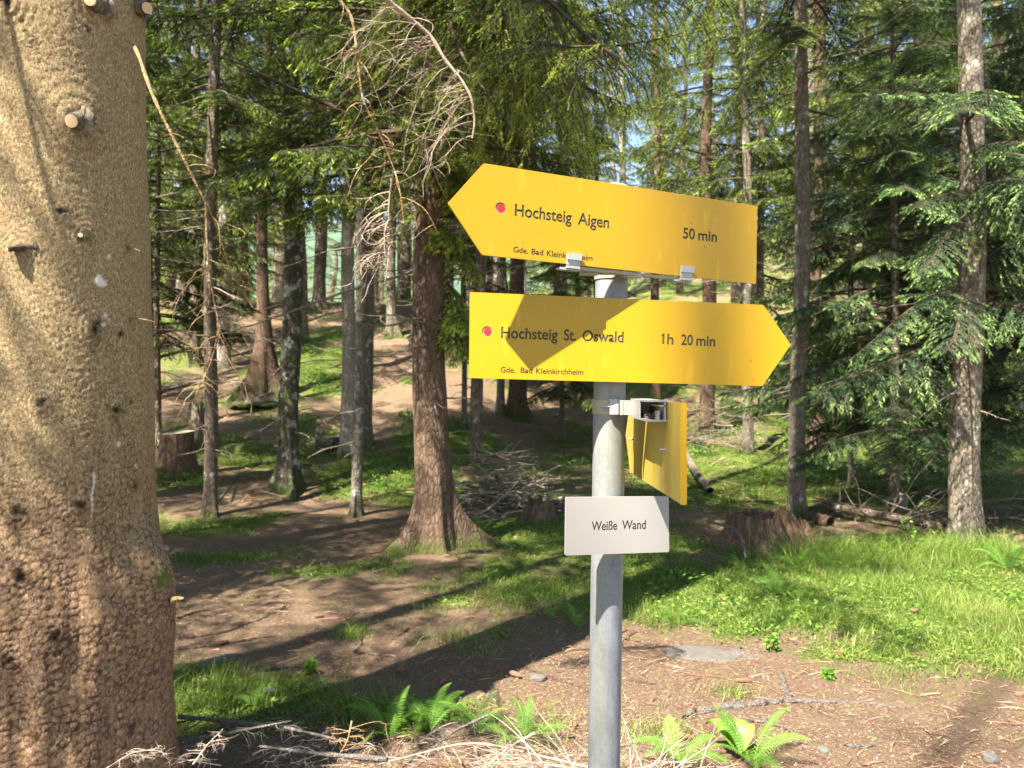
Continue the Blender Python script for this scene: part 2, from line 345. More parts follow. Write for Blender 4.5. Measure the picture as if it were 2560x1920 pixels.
def make_bough(seed, L, sp_tw=.075, sp_sh=.035, shl=.075, droop=.35, hang=.5, bare=.25, tipb=.5):
    """returns dict of shoot arrays and wood parts, growing along +X from the origin"""
    rng = np.random.default_rng(seed); nax = max(6, int(L / sp_tw)); ph = rng.random() * 6
    def ax(t): t = np.asarray(t, float); return np.stack([L * t * (1 - .08 * t), .05 * L * np.sin(t * 3 + ph) - .05 * L * math.sin(ph), L * (.10 * t - droop * t ** 2 + .13 * t ** 4)], -1)
    p, d, l, ti = [], [], [], []; wood = [tube(ax(np.linspace(0, 1, 9)), np.linspace(.012 * L ** .7 + .004, .003, 9), 4)]
    ts = np.linspace(.1, 1, nax)
    for t in ts:
        a0 = ax(t); tg = norm(ax(min(t + .02, 1.02)) - ax(t - .02)); yaw = math.atan2(tg[1], tg[0])
        for sd_ in (-1, 1):
            if rng.random() < .12: continue
            ang = yaw + sd_ * math.radians(rng.uniform(42, 78)); tl = (L * .34 * (1 - t) ** .6 * min(1, t * 2.5) + .10) * rng.uniform(.6, 1.15)
            n = max(2, int(tl / sp_sh)); s = (np.arange(1, n + 1)) / n * tl
            dv = np.array([math.cos(ang), math.sin(ang), tg[2] * .5])
            hz = hang * rng.uniform(.6, 1.4)
            pos = a0 + dv * (s * (1 - .25 * hz * s / tl))[:, None]; pos[:, 2] -= hz * (s ** 1.6) * .9
            if n >= 3 or rng.random() < .4: wood.append(tube(np.vstack([a0, pos[n // 2], pos[-1]]), [.0045, .003, .0015], 3))
            if t < bare: continue
            dd = np.tile(norm(dv + np.array([0, 0, -hz * .9])), (n, 1))
            for k in (-1, 1):
                a = k * rng.uniform(.5, 1.0, n); ca, sa = np.cos(a), np.sin(a)
                d2 = np.stack([dd[:, 0] * ca - dd[:, 1] * sa, dd[:, 0] * sa + dd[:, 1] * ca, dd[:, 2] - .35 * hang * rng.random(n)], 1) + rng.normal(0, .18, (n, 3))
                keep = rng.random(n) < .9
                p.append(pos[keep]); d.append(norm(d2[keep])); l.append(shl * rng.uniform(.6, 1.25, n)[keep])
                tipf = (s / tl > .6) * rng.random(n) * tipb
                ti.append((rng.uniform(.1, .55, n) + tipf)[keep])
            p.append(pos[-1:]); d.append(norm(dd[:1])); l.append(np.array([shl * 1.2])); ti.append(np.array([.55 + tipb * rng.random()]))
    return dict(p=np.concatenate(p), d=np.concatenate(d), l=np.concatenate(l), t=np.clip(np.concatenate(ti), 0, 1), wood=merge(wood))
def rotm(yaw, pitch, roll=0):
    cy_, sy = math.cos(yaw), math.sin(yaw); cp, sp = math.cos(pitch), math.sin(pitch); cr, sr = math.cos(roll), math.sin(roll)
    Rz = np.array([[cy_, -sy, 0], [sy, cy_, 0], [0, 0, 1]]); Ry = np.array([[cp, 0, -sp], [0, 1, 0], [sp, 0, cp]]); Rx = np.array([[1, 0, 0], [0, cr, -sr], [0, sr, cr]])
    return Rz @ Ry @ Rx
def place(b, org, R, s=1.0):
    V, Fq, m_, t_ = b['wood']
    return dict(p=b['p'] @ R.T * s + org, d=b['d'] @ R.T, l=b['l'] * s, t=b['t'], wood=(V @ R.T * s + org, Fq))
def combine(bs):
    return [np.concatenate([b[k] for b in bs]) for k in 'pdlt'], merge([b['wood'] for b in bs], 1)

PR = {}
PR['hi'] = [make_bough(10 + i, 2.2, .055, .024, .062, .3 + .05 * i, .45 + .1 * i) for i in range(4)]
PR['mid'] = [make_bough(30 + i, 2.2, .09, .045, .10, .3 + .05 * i, .5 + .1 * i, .2) for i in range(4)]
PR['low'] = [make_bough(50 + i, 2.2, .2, .14, .24, .3 + .05 * i, .4, .12) for i in range(3)]

def dead_branch(rng, L, r0=.012, curve=.3, sub=8, k=4, sublen=.35, droop=.15, lvl=2):
    """bare branch along +X with bare side twigs"""
    n = 9; t = np.linspace(0, 1, n); a = rng.uniform(-curve, curve); b = rng.uniform(0, 6)
    pts = np.stack([L * t, L * a * t ** 2 + .02 * L * np.sin(7 * t + b), L * (-droop * t ** 1.5) + .015 * L * np.sin(9 * t + b * 2)], 1)
    T = [tube(pts, r0 * (1 - .8 * t), k)]
    if lvl > 0:
        for j in range(sub):
            tt = rng.uniform(.15, .97); p0 = np.array([np.interp(tt, t, pts[:, q]) for q in range(3)])
            l = L * sublen * rng.uniform(.4, 1.1) * (1.1 - tt * .6); sd_ = rng.choice([-1, 1])
            bs = dead_branch(rng, l, r0 * .4 * (1 - tt * .4), curve * 2, max(1, sub // 3), 3, sublen, droop * rng.uniform(0, 4), lvl - 1)
            R = rotm(sd_ * rng.uniform(.5, 1.25), rng.normal(0, .3))
            T += [(V @ R.T + p0, Fq) for V, Fq in bs]
    return T

def crown_parts(seed, z0, H, Lmax, hi_to, kind_lo='low', kind_hi='hi', dead=(.9, 4.5, 30), dz=.36, nb=5, shape=.8, cross=1, lean=0, sparse=0., minL=.3, dlen=1.3, gw=.17, top_sparse=.34):
    rng = np.random.default_rng(seed); bs_hi, bs_lo = [], []
    z = z0
    while z < H - .3:
        f = (z - z0) / (H - z0); L = max(minL, Lmax * (1 - f) ** shape)
        if f < .12: L *= .65 + f * 3
        for j in range(nb):
            if rng.random() < sparse + (top_sparse if z >= hi_to else 0): continue
            kd = kind_hi if z < hi_to else kind_lo
            b = PR[kd][rng.integers(len(PR[kd]))]; s = L / 2.2 * rng.uniform(.7, 1.15)
            yaw = rng.uniform(0, 2 * math.pi); R = rotm(yaw, rng.uniform(-.35, .1) + .45 * f ** 2, rng.normal(0, .15))
            (bs_hi if kd == kind_hi else bs_lo).append(place(b, np.array([lean * z, 0, z + rng.uniform(-.15, .15)]), R, s))
        z += dz * (1 if z < hi_to else 1.5)
    parts = []
    for bs, c in ((bs_hi, cross), (bs_lo, 1)):
        if not bs: continue
        (p, d, l, ti), wood = combine(bs)
        parts += shoots_quads(p, d, l, l * gw, ti, rng, 0, c); parts.append((wood[0], wood[1], 1, .2))
    D = []
    for j in range(dead[2]):
        zz = rng.uniform(dead[0], dead[1]); yaw = rng.uniform(0, 6.283); Lx = rng.uniform(.25, 1) * dlen * min(1, .4 + zz / 4)
        R = rotm(yaw, rng.uniform(-.25, .25)); o = np.array([lean * zz, 0, zz])
        D += [(V @ R.T + o, Fq) for V, Fq in dead_branch(rng, Lx, .011, .25, 6, 4, .3, rng.uniform(0, .3), 1)]
    if D: q = merge(D, 2); parts.append((q[0], q[1], 2, .2))
    return parts

def trunk_parts(seed, r, H, flare=1.6, fh=.5, lobes=5, lean=(0, 0), seg=20, rough=.06, below=.4, rings=46):
    rng = np.random.default_rng(seed)
    z = np.concatenate([np.linspace(-below, 1.2, 16), np.linspace(1.3, H, rings)]); th = np.arange(seg) / seg * 2 * np.pi
    zz, tt = np.meshgrid(z, th, indexing='ij'); zr = np.maximum(zz, 0)
    ph = rng.uniform(0, 6, 3)
    taper = 1 - .85 * (zr / H) ** 1.1
    lob = .3 + 2.0 * np.maximum(0, np.sin(tt * lobes + ph[0]) * .8 + np.sin(tt * 2 + ph[1]) * .35) ** 2
    R = r * (taper * 1.06 + (flare - 1) * np.exp(-np.maximum(zz, -.15) / fh * 1.6) * lob)
    pn = np.stack([np.cos(tt).ravel() * 2 + seed, np.sin(tt).ravel() * 2, zz.ravel() * 1.6], 1)
    R = R * (1 + rough * 2 * (fbm(pn, 3, seed).reshape(R.shape) - .5))
    wob = r * .35 * np.sin(zr * .9 + ph[2]) * np.minimum(1, zr / 2)
    V = np.stack([R * np.cos(tt) + lean[0] * zr + wob, R * np.sin(tt) + lean[1] * zr, zz], -1).reshape(-1, 3)
    i = np.arange(len(z) - 1)[:, None] * seg; j = np.arange(seg)[None]; j2 = (j + 1) % seg
    Fq = np.stack([i + j, i + j2, i + seg + j2, i + seg + j], -1).reshape(-1, 4)
    ms = np.clip(1 - zz.ravel() / (fh * 1.3), 0, 1) * .75
    return [(V, Fq, 0, ms)]

def tree(name, base, label, cat, r, H, mat, crown, seed, lean=(0, 0), needles='needles', group=None, deadmat='twig', **tk):
    root = empty(name, base); tag(root, label, cat, group)
    build('trunk', trunk_parts(seed, r, H, lean=lean, **tk), [M[mat]], root, True)
    if crown is not None: build('crown', crown, [M[needles], M['twig_dark'], M[deadmat]], root)
    return root

# ------------------------------------------------------------------ trees one can tell apart
FAR_TREES = [
 # u, v base, u top, width px, material, z0, Lmax, flare, label, dead count
 (525, 1290, 540, 31, 'bark_brown', 4.4, 1.9, 1.5, 'thin straight brown spruce nearest the big trunk, in front of the cut stump', 40, .3),
 (488, 912, 500, 26, 'bark_brown', 3.6, 2.2, 1.5, 'brown spruce trunk on the pinkish bank just behind the thin straight spruce', 34, .3),
 (720, 1228, 737, 48, 'bark_moss', 4.3, 2.4, 1.9, 'dark mossy spruce with pale lichen spots and spreading surface roots', 44, .5),
 (655, 1005, 668, 30, 'bark_red', 4.0, 2.2, 3.4, 'spruce on tall splayed roots like stilts beside the dark mossy spruce', 30, .9),
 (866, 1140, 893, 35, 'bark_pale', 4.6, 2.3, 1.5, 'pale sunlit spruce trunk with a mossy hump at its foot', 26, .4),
 (890, 1290, 925, 25, 'bark_grey', 4.8, 1.6, 1.4, 'slender grey lichen spotted spruce in front of the pale sunlit one', 26, .3),
 (912, 1118, 938, 30, 'bark_grey', 5.0, 2.0, 1.4, 'grey spruce close behind the slender lichen spotted one', 20, .3),
 (980, 843, 986, 24, 'bark_grey', 3.0, 2.2, 1.9, 'spruce with a widened foot at the top of the dirt path', 22, .5),
 (829, 752, 836, 44, 'bark_brown', 3.4, 2.6, 1.3, 'thick dark trunk standing on the ridge against the bright valley', 16, .4),
 (948, 752, 952, 12, 'bark_grey', 3.0, 1.8, 1.3, 'very thin trunk on the ridge left of the path top', 10, .3),
 (686, 738, 690, 15, 'bark_red', 3.0, 2.0, 1.3, 'small reddish trunk on the ridge right of the stilt rooted spruce', 12, .3),
 (1085, 1372, 1082, 84, 'bark_red', 3.4, 2.9, 2.35, 'large reddish spruce with mossy flared root foot, left of the signpost', 40, .36),
 (1192, 1160, 1206, 30, 'bark_brown', 4.6, 2.2, 1.4, 'plain brown spruce behind the brush pile', 22, .4),
 (1250, 1036, 1262, 18, 'bark_grey', 4.0, 2.0, 1.4, 'narrow trunk seen in the gap between the two arrow signs', 20, .4),
 (1296, 1044, 1302, 40, 'bark_red', 4.2, 2.6, 1.5, 'broad reddish trunk behind the lower arrow sign, left of the post', 22, .5),
 (1490, 1010, 1492, 11, 'bark_brown', 3.2, 1.8, 1.3, 'thin dark trunk directly behind the signpost top', 30, .3),
 (1768, 1088, 1770, 36, 'bark_red', 4.6, 2.6, 1.6, 'reddish spruce rising from the dead branch tangle behind the arrow tips', 46, .5),
 (1872, 1134, 1857, 25, 'bark_grey', 5.0, 2.0, 1.4, 'greyish spruce between the tangle and the leaning roots', 30, .3),
 (1908, 1034, 1893, 20, 'bark_brown', 4.6, 2.0, 2.2, 'narrow brown spruce with one long root sliding down the slope', 34, .6),
 (1991, 1290, 2013, 39, 'bark_grey', 5.0, 2.2, 1.35, 'smooth grey brown spruce right of the arrow tips, at the big rotten stump', 34, .4),
 (2041, 1140, 2047, 36, 'bark_red', 4.4, 2.3, 1.5, 'darker reddish spruce half hidden behind the smooth grey brown one', 34, .5),
 (2412, 1368, 2430, 66, 'bark_grey', 6.5, 2.7, 1.25, 'thick knotty spruce at the right with foliage hanging across it', 20, .5),
 (2282, 1200, 2300, 18, 'bark_brown', 4.4, 1.8, 1.4, 'slim spruce stem under the bluish boughs, left of the thick knotty spruce', 24, .3),
 (2486, 1168, 2490, 34, 'bark_brown', 4.0, 2.4, 1.5, 'dark spruce right behind the thick knotty spruce', 30, .4),
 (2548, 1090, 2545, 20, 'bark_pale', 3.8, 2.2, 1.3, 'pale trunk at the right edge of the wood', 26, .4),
 (2302, 1106, 2306, 22, 'bark_brown', 3.8, 2.2, 1.3, 'dim trunk on the slope behind the slim stem', 26, .4),
 (2168, 1010, 2172, 22, 'bark_brown', 3.4, 2.2, 1.3, 'shaded trunk high on the green slope behind the bluish boughs', 26, .4),
 (1640, 1000, 1642, 22, 'bark_red', 3.4, 2.2, 1.3, 'shaded reddish trunk up the slope behind the arrow sign texts', 26, .4),
 (1395, 985, 1398, 20, 'bark_brown', 3.2, 2.2, 1.3, 'brown trunk up the slope left of the post behind the signs', 26, .4),
]
CR = {}
def crown_var(key, seed, **kw):
    if key not in CR: CR[key] = crown_parts(seed, **kw)
    return CR[key]
mesh_cache = {}
placed = []
for n_, (u, v, ut, wp, mat, z0, Lm, fl, lab, dc, fh) in enumerate(FAR_TREES):
    b = gat(u, v); r = wp / F * b[1] / 2; H = 15 + 6 * random.Random(n_).random()
    lean = ((ut - u) / v) * .75; near_ = b[1] < 13
    root = empty('spruce_tree', b); tag(root, lab, 'tree')
    placed.append((b[0], b[1]))
    build('trunk', trunk_parts(100 + n_, r, H, fl, fh, lean=(lean, 0), seg=64 if near_ else 20, rings=90 if near_ else 40, rough=.1), [M[mat]], root, True)
    cp = crown_parts(200 + n_, z0, H, Lm, 9 if near_ else (15 if b[1] < 30 else 0), 'low', 'hi' if near_ else 'mid', dead=(.7, z0 + 2.5, dc), lean=lean, cross=1, sparse=.29 if near_ else .42, gw=.10)
    build('crown', cp, [M['needles'], M['twig_dark'], M['twig']], root)

# young spruces with boughs low down
YOUNG = [(2130, 1180, 7.0, 2.0, .9, 'needles_blue', 'bluish green young spruce close behind the smooth grey brown spruce', 11.5),
         (2440, 1200, 9, 2.4, 1.6, 'needles_blue', 'tall bluish young spruce behind the thick knotty spruce', 10.5),
         (2235, 1225, 7.5, 1.9, .9, 'needles_blue', 'bluish green young spruce with pale new tips, left of the thick knotty spruce', 9.3),
         (2650, 1250, 8, 2.0, 1.0, 'needles_blue', 'bluish green young spruce reaching in from the right edge', 9.0),
         (1405, 1105, 5.5, 1.7, 1.0, 'needles', 'dark bushy young spruce behind the post and the white name plate', None),
         (395, 1090, 8.0, 1.9, 2.0, 'needles', 'dark green young spruce showing beside the big left trunk', 12.5),
         (1160, 1065, 7.5, 1.4, 1.6, 'needles', 'young green spruce between the large reddish spruce and the arrow signs', None)]
for n_, (u, v, H, Lm, z0, nm, lab, Yf) in enumerate(YOUNG):
    if Yf: x = (u - 1280) / F * Yf; b = np.array([x, Yf, float(hgt(np.array([x]), np.array([Yf]))[0])])
    else: b = gat(u, v)
    placed.append((b[0], b[1]))
    root = empty('young_spruce', b); tag(root, lab, 'tree')
    build('trunk', trunk_parts(300 + n_, .055, H, 1.3, .2, seg=12, rings=20), [M['bark_brown']], root, True)
    build('crown', crown_parts(330 + n_, z0, H, Lm, 20, 'mid', 'hi', dead=(.3, 1.5, 14), dz=.24, nb=5, shape=.6, cross=2, dlen=.7, gw=.10), [M[nm], M['twig_dark'], M['twig']], root)

# the crowded wood farther back: five kinds, copied
protos = []
for k in range(5):
    H = 17 + k; z0 = [2.0, 3.4, 1.4, 2.6, 5.0][k]
    tr = empty('spruce_tree', (0, 0, 0))
    build('trunk', trunk_parts(400 + k, .13 + .02 * k, H, 1.4, .4, seg=12, rings=20, rough=.08), [M[['bark_brown', 'bark_grey', 'bark_red', 'bark_pale', 'bark_brown'][k]]], tr, True)
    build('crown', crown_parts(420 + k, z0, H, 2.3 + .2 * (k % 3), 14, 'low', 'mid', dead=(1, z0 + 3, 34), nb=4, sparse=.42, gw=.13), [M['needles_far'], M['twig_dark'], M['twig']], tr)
    protos.append(tr)
rng = np.random.default_rng(77)
spots = []
tries = 0
for u, Y in ((372, 19.5), (455, 22.5), (560, 19.0), (610, 23.5), (755, 21.0), (800, 24.5), (925, 23.5), (1040, 20.5), (1010, 25.5), (430, 26.0), (700, 27.0)): spots.append(((u - 1280) / F * Y, Y))
while len(spots) < 86 and tries < 20000:
    tries += 1
    Y = 17 + 40 * rng.random() ** 1.2; u = rng.uniform(300, 2750); x = (u - 1280) / F * Y
    if 350 < u < 1120 and Y < 24: continue
    if u > 1120 and Y < 18: continue
    if min([math.hypot(x - a, Y - b) for a, b in placed + spots] + [9]) < 1.5: continue
    spots.append((x, Y))
def copy_tree(root):
    r = root.copy(); C.objects.link(r)
    for ch in root.children: c = ch.copy(); C.objects.link(c); c.parent = r
    return r
used = [False] * 5
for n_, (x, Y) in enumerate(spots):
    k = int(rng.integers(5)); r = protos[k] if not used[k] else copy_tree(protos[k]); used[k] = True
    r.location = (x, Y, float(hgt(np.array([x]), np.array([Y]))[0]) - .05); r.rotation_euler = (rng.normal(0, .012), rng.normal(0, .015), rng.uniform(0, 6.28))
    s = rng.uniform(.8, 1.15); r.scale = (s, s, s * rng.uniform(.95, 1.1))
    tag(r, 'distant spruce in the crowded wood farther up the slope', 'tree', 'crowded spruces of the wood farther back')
# unseen trees added around and behind the camera to shade this clearing
def shade(x, y, k, lab, s=1):
    r = copy_tree(protos[k]); r.location = (x, y, 0); r.rotation_euler = (0, 0, x * 7 + y); r.scale = (s, s, s)
    tag(r, lab, 'tree', 'unseen spruces added around the viewpoint for their shade'); return r
SH = [(-7.4, 1.2, 2), (-5.2, 4.6, 0), (-5.15, -5.4, 1), (-11, 13.5, 0), (-13.2, 17.5, 2), (-9.6, 10.2, 2), (-4.8, .5, 1), (-7.5, 3.5, 0), (-8.5, -1.5, 3), (-.6, -6.6, 4), (-5.4, 4.1, 1), (-8.4, 6.6, 2), (1.8, -5.5, 1), (6.0, -3.5, 4), (9.5, 2.5, 1), (-6.5, 8.2, 4), (-12, 6, 1), (-11, 11, 0), (4.6, -9, 0), (12, 8, 3), (-1.0, -9, 2)]
for x, y, k in SH: shade(x, y, k, 'unseen spruce added behind or beside the viewpoint to cast shade')
#TREES_END
# ------------------------------------------------------------------ the big trunk at the left
TX, TY = -1.638, 2.70
def trunk_R(z):
    z = 1.6 + (np.asarray(z) - 1.6) / 1.227
    return 1.227 * np.interp(z, [-.3, .3, .55, .9, 1.02, 1.15, 1.35, 1.7, 2.4, 2.7, 6, 22], [.40, .345, .322, .315, .31, .30, .292, .278, .262, .256, .22, .04])
def on_trunk(u, v, extra=0.):
    d = np.array([(u - 1280) / F, 1.0, -(v - 960) / F]); R = .33
    for _ in range(6):
        a = d[0] ** 2 + d[1] ** 2; b = -2 * (d[0] * TX + d[1] * TY); c = TX ** 2 + TY ** 2 - R ** 2
        disc = b * b - 4 * a * c; t = (-b - math.sqrt(max(disc, 0))) / (2 * a); p = np.array([0, 0, CZ]) + d * t; R = float(trunk_R(p[2]))
    return p
KN = [(195, 305, .05, 'cut'), (245, 18, .03, 'cut'), (352, 30, .03, 'cut'), (55, 625, .022, 'stub'), (215, 592, .022, 'stub'), (316, 620, .012, 'knot'), (320, 800, .012, 'knot'),
      (105, 1010, .02, 'knot'), (290, 1025, .022, 'knot'), (325, 1004, .012, 'knot'), (40, 1278, .022, 'knot'), (205, 1262, .022, 'knot'), (50, 1440, .026, 'knot'), (235, 822, .028, 'knot'), (300, 832, .012, 'knot'),
      (70, 92, .014, 'knot'), (150, 530, .014, 'knot'), (142, 1600, .03, 'scar'), (340, 1215, .018, 'knot'), (20, 8, .03, 'knot'), (30, 1655, .02, 'knot'), (220, 75, .01, 'knot')]
zg = np.concatenate([np.arange(-.25, 3.1, .0055), np.linspace(3.2, 22, 60)]); nth = 460
th = np.arange(nth) / nth * 2 * np.pi
zz, tt = np.meshgrid(zg, th, indexing='ij'); zf, tf = zz.ravel(), tt.ravel()
Rz = trunk_R(zf)
def lobe(a, wd): 
    d = np.angle(np.exp(1j * (tf - a))); return np.exp(-(d / wd) ** 2)
Rz = Rz + .075 * lobe(-.12, .42) * sstep(1.16, .92, zf) * (1 - .25 * sstep(.9, .5, zf)) + .035 * lobe(-1.75, .3) * sstep(1.2, .7, zf) + .05 * lobe(-2.6, .4) * sstep(1.1, .5, zf) - .03 * lobe(-2.15, .12) * sstep(1.0, .7, zf) - .028 * lobe(-1.25, .13) * sstep(1.05, .6, zf)
cx, cyy = np.cos(tf), np.sin(tf)
lump = fbm(np.stack([cx * .9, cyy * .9, zf * 1.1], 1), 3, 3) - .5
Rz = Rz + .03 * lump
ang = tf * .28
def worley(x, y, s):
    ix, iy = np.floor(x).astype(np.int64), np.floor(y).astype(np.int64); f1 = np.full(x.shape, 9.); f2 = np.full(x.shape, 9.); idc = np.zeros(x.shape); tl = np.zeros(x.shape)
    for dx in (-1, 0, 1):
        for dy in (-1, 0, 1):
            jx, jy = ix + dx, iy + dy; px = jx + hash3(jx, jy, jx * 0, s); py = jy + hash3(jx, jy, jx * 0 + 7, s)
            d = np.hypot(px - x, py - y); new = d < f1; tl = np.where(new, py - y, tl)
            f2 = np.where(new, f1, np.minimum(f2, d)); idc = np.where(new, hash3(jx, jy, jx * 0 + 3, s), idc); f1 = np.where(new, d, f1)
    return f2 - f1, idc, tl
wn = (fbm(np.stack([cx * 6, cyy * 6, zf * 12], 1), 3, 8) - .5) * .012; wn2 = (fbm(np.stack([cx * 6, cyy * 6, zf * 12], 1), 3, 28) - .5) * .02
w1, id1, tl1 = worley((ang + wn) / .019, (zf + wn2) / .023, 5)
w2, id2, tl2 = worley((ang + wn) / .010, (zf + wn2) / .013, 6)
lowz = sstep(1.75, .75, zf)
rough_ = lowz * .8 + .2
crack = (1 - sstep(.02, .20, w1)) * (.25 + .75 * sstep(2.2, 1.2, zf)) * sstep(.40, .62, fbm(np.stack([cx * 9, cyy * 9, zf * 14], 1), 3, 15) + lowz * .13)
crack2 = (1 - sstep(0, .3, w2)) * .55
fine = fbm(np.stack([cx * 60, cyy * 60, zf * 140], 1), 2, 44) - .5
furrow = fbm(np.stack([cx * 5, cyy * 5, zf * 1.1], 1), 3, 61) - .5
Rz = Rz + .05 * furrow * sstep(1.35, .75, zf)
disp = .0010 * tl2 + rough_ * (-.0018 * crack + .0015 * tl1 * sstep(-.2, .6, w1 + .3) + .0012 * (id1 - .5) + .0016 * (fbm(np.stack([cx * 22, cyy * 22, zf * 30], 1), 4, 81) - .5)) - .0010 * crack2 + .0009 * fine + .0008 * (id2 - .5)
Rr = Rz + disp
pts = np.stack([TX + Rz * cx, TY + Rz * cyy, zf], 1)
mark = np.zeros(len(zf)); pale = np.zeros(len(zf))
for (u, v, s, kd) in KN:
    k = on_trunk(u, v); d = np.linalg.norm((pts - k) * np.array([1, 1, .8]), axis=1); sel = d < s * 5
    dd = d[sel]; nn = fbm(pts[sel] * 60, 2, 5) - .5; dn = dd * (1 + nn * 1.9)
    Rr[sel] += .38 * s * np.exp(-(dd / (s * 1.5)) ** 2) + .0016 * np.sin(dd / s * 9) * np.exp(-(dd / (s * 2.4)) ** 2)
    if kd in ('knot', 'scar'): Rr[sel] -= .4 * s * np.exp(-(dn / (s * .5)) ** 2); mark[sel] = np.maximum(mark[sel], .95 * np.exp(-(dn / (s * .66)) ** 2))
    else: mark[sel] = np.maximum(mark[sel], .45 * np.exp(-(dn / (s * 1.1)) ** 2))
    tail = (np.abs((pts[:, 0] - k[0]) + .004 * np.sin(zf * 60)) < s * .35) & (zf < k[2]) & (zf > k[2] - s * 4) & (pts[:, 1] < TY)
    if kd == 'knot' and s > .019: mark[tail] = np.maximum(mark[tail], .45 * (1 - (k[2] - zf[tail]) / (s * 4)))
k = on_trunk(249, 705); d = np.linalg.norm(pts - k, axis=1) * (1 + (fbm(pts * 70, 2, 1) - .5) * 1.1); pale = np.maximum(pale, sstep(.021, .014, d)); Rr += .002 * sstep(.021, .014, d)
for (u, v) in ((262, 790), (270, 800), (255, 812), (270, 640), (298, 1110), (340, 1165)): k = on_trunk(u, v); d = np.linalg.norm(pts - k, axis=1) * (1 + (fbm(pts * 90, 2, 1) - .5) * 1.6); pale = np.maximum(pale, .8 * sstep(.010, .005, d))
for q in np.linspace(0, 1, 40):   # the trickle of resin
    k = on_trunk(235 - 20 * q + 2 * math.sin(q * 20), 1185 + 245 * q); d = np.linalg.norm(pts - k, axis=1); pale = np.maximum(pale, sstep(.0052, .0025, d))
Vt = np.stack([TX + Rr * cx, TY + Rr * cyy, zf], 1)
i = np.arange(len(zg) - 1)[:, None] * nth; j = np.arange(nth)[None]; j2 = (j + 1) % nth
Ft = np.stack([i + j, i + j2, i + nth + j2, i + nth + j], -1).reshape(-1, 4)
m, t, out = newmat('old_spruce_bark')
a_m, a_p, a_c = attr(t, 'tint'), attr(t, 'pale'), attr(t, 'crack'); p = posvec(t); pz = t.nodes.new('ShaderNodeSeparateXYZ'); t.links.new(t.nodes.new('ShaderNodeNewGeometry').outputs['Position'], pz.inputs[0])
zone = t.nodes.new('ShaderNodeMapRange'); t.links.new(math_(t, 'ADD', pz.outputs[2], math_(t, 'MULTIPLY', noise(t, p, 4, 4), .7)), zone.inputs[0]); zone.inputs[1].default_value = 1.25; zone.inputs[2].default_value = 1.85
nf = noise(t, posvec(t, (1, 1, .55)), 150, 4, .75); nm = noise(t, p, 26, 4, .65)
up = ramp(t, nf, [(.36, (.10, .07, .04)), (.46, (.30, .225, .125)), (.56, (.42, .34, .20)), (.68, (.72, .66, .48))])
up = mix(t, ramp(t, nm, [(.4, (0, 0, 0)), (.7, (.6, .6, .6))]), up, (.34, .215, .135))
up = mix(t, ramp(t, noise(t, p, 260, 2, .8), [(.56, (0, 0, 0)), (.66, (.7, .7, .7))]), up, (.62, .60, .34))
lo_ = ramp(t, nf, [(.34, (.075, .045, .032)), (.5, (.24, .155, .11)), (.68, (.54, .42, .34))])
lo_ = mix(t, ramp(t, nm, [(.4, (0, 0, 0)), (.65, (.7, .7, .7))]), lo_, (.33, .22, .12))
col = mix(t, zone.outputs[0], lo_, up); col = mix(t, 1.0, col, (.88, .81, .71), 'MULTIPLY')
col = mix(t, math_(t, 'MULTIPLY', a_c, .9), col, (.055, .032, .018))  # dark crack lines, with their shade put into the colour
col = mix(t, math_(t, 'MINIMUM', math_(t, 'MULTIPLY', a_m, 1.1), 1), col, (.022, .016, .010))
col = mix(t, math_(t, 'MULTIPLY', a_p, .85), col, (.74, .70, .58))
ms = ramp(t, math_(t, 'ADD', attr(t, 'moss'), math_(t, 'MULTIPLY', math_(t, 'SUBTRACT', noise(t, p, 40, 4), .5), .7)), [(.4, (0, 0, 0)), (.65, (1, 1, 1))])
col = mix(t, ms, col, (.09, .12, .02))
princ(t, out, col, .9, bump(t, math_(t, 'ADD', nf, math_(t, 'MULTIPLY', nm, .8)), .8, .004), spec=.12); M['bigbark'] = m
big = empty('old_spruce', (TX, TY, 0)); tag(big, 'huge tan barked spruce trunk filling the left edge, with knots and sawn branch stubs', 'tree')
bt = build('trunk', [(Vt, Ft, 0, mark)], [M['bigbark']], None, True, loc=(TX, TY, 0)); bt.location = (0, 0, 0); bt.parent = big
for nm_, arr in (('pale', pale), ('crack', np.clip(crack * (.6 + .4 * lowz) + crack2 * .35, 0, 1)),
                 ('moss', .85 * np.exp(-(np.linalg.norm((pts - P(420, 1450, 2.6)) * np.array([1, .5, 1]), axis=1) / .06) ** 2))):
    a = bt.data.attributes.new(nm_, 'FLOAT', 'POINT'); a.data.foreach_set('value', arr.astype(np.float32))
BL0 = np.array([TX, TY, 0])
def stub(name, u, v, dir_, L, r, cut=True, mat='bigbark_s', bend=0):
    k = on_trunk(u, v); dn = norm(np.array(dir_, float)); n = 7; q = np.linspace(-.3, 1, n)
    pts_ = k + dn * (q * L)[:, None] + np.array([0, 0, 1]) * (bend * q ** 2)[:, None] - BL0
    V, Fq = tube(pts_, np.interp(q, [-.3, .1, .5, 1], [r * 2.4, r * 1.5, r * 1.1, r]) * (1 + .1 * np.sin(np.arange(n) * 5)), 14)
    parts = [(V, Fq, 0, .3)]
    c = V[-14:].mean(0) + dn * .0015; Vc = np.vstack([V[-14:], c]); Fc = np.array([[a, (a + 1) % 14, 14] for a in range(14)]); parts.append((Vc, Fc, 1, 0))
    return build(name, parts, [M['bark_grey'] if cut else M['twig_dark'], M['cut']], big, True)
stub('branch_stub', 195, 305, (.0, -1, -.25), .04, .023)
stub('branch_stub', 245, 15, (.15, -1, -.2), .07, .020)
stub('branch_stub', 345, 22, (.75, -.6, -.25), .07, .021)
stub('branch_stub', 70, 618, (-.55, -.8, -.12), .06, .009, False, bend=-.008)
stub('branch_stub', 200, 595, (.5, -.8, .12), .032, .008)
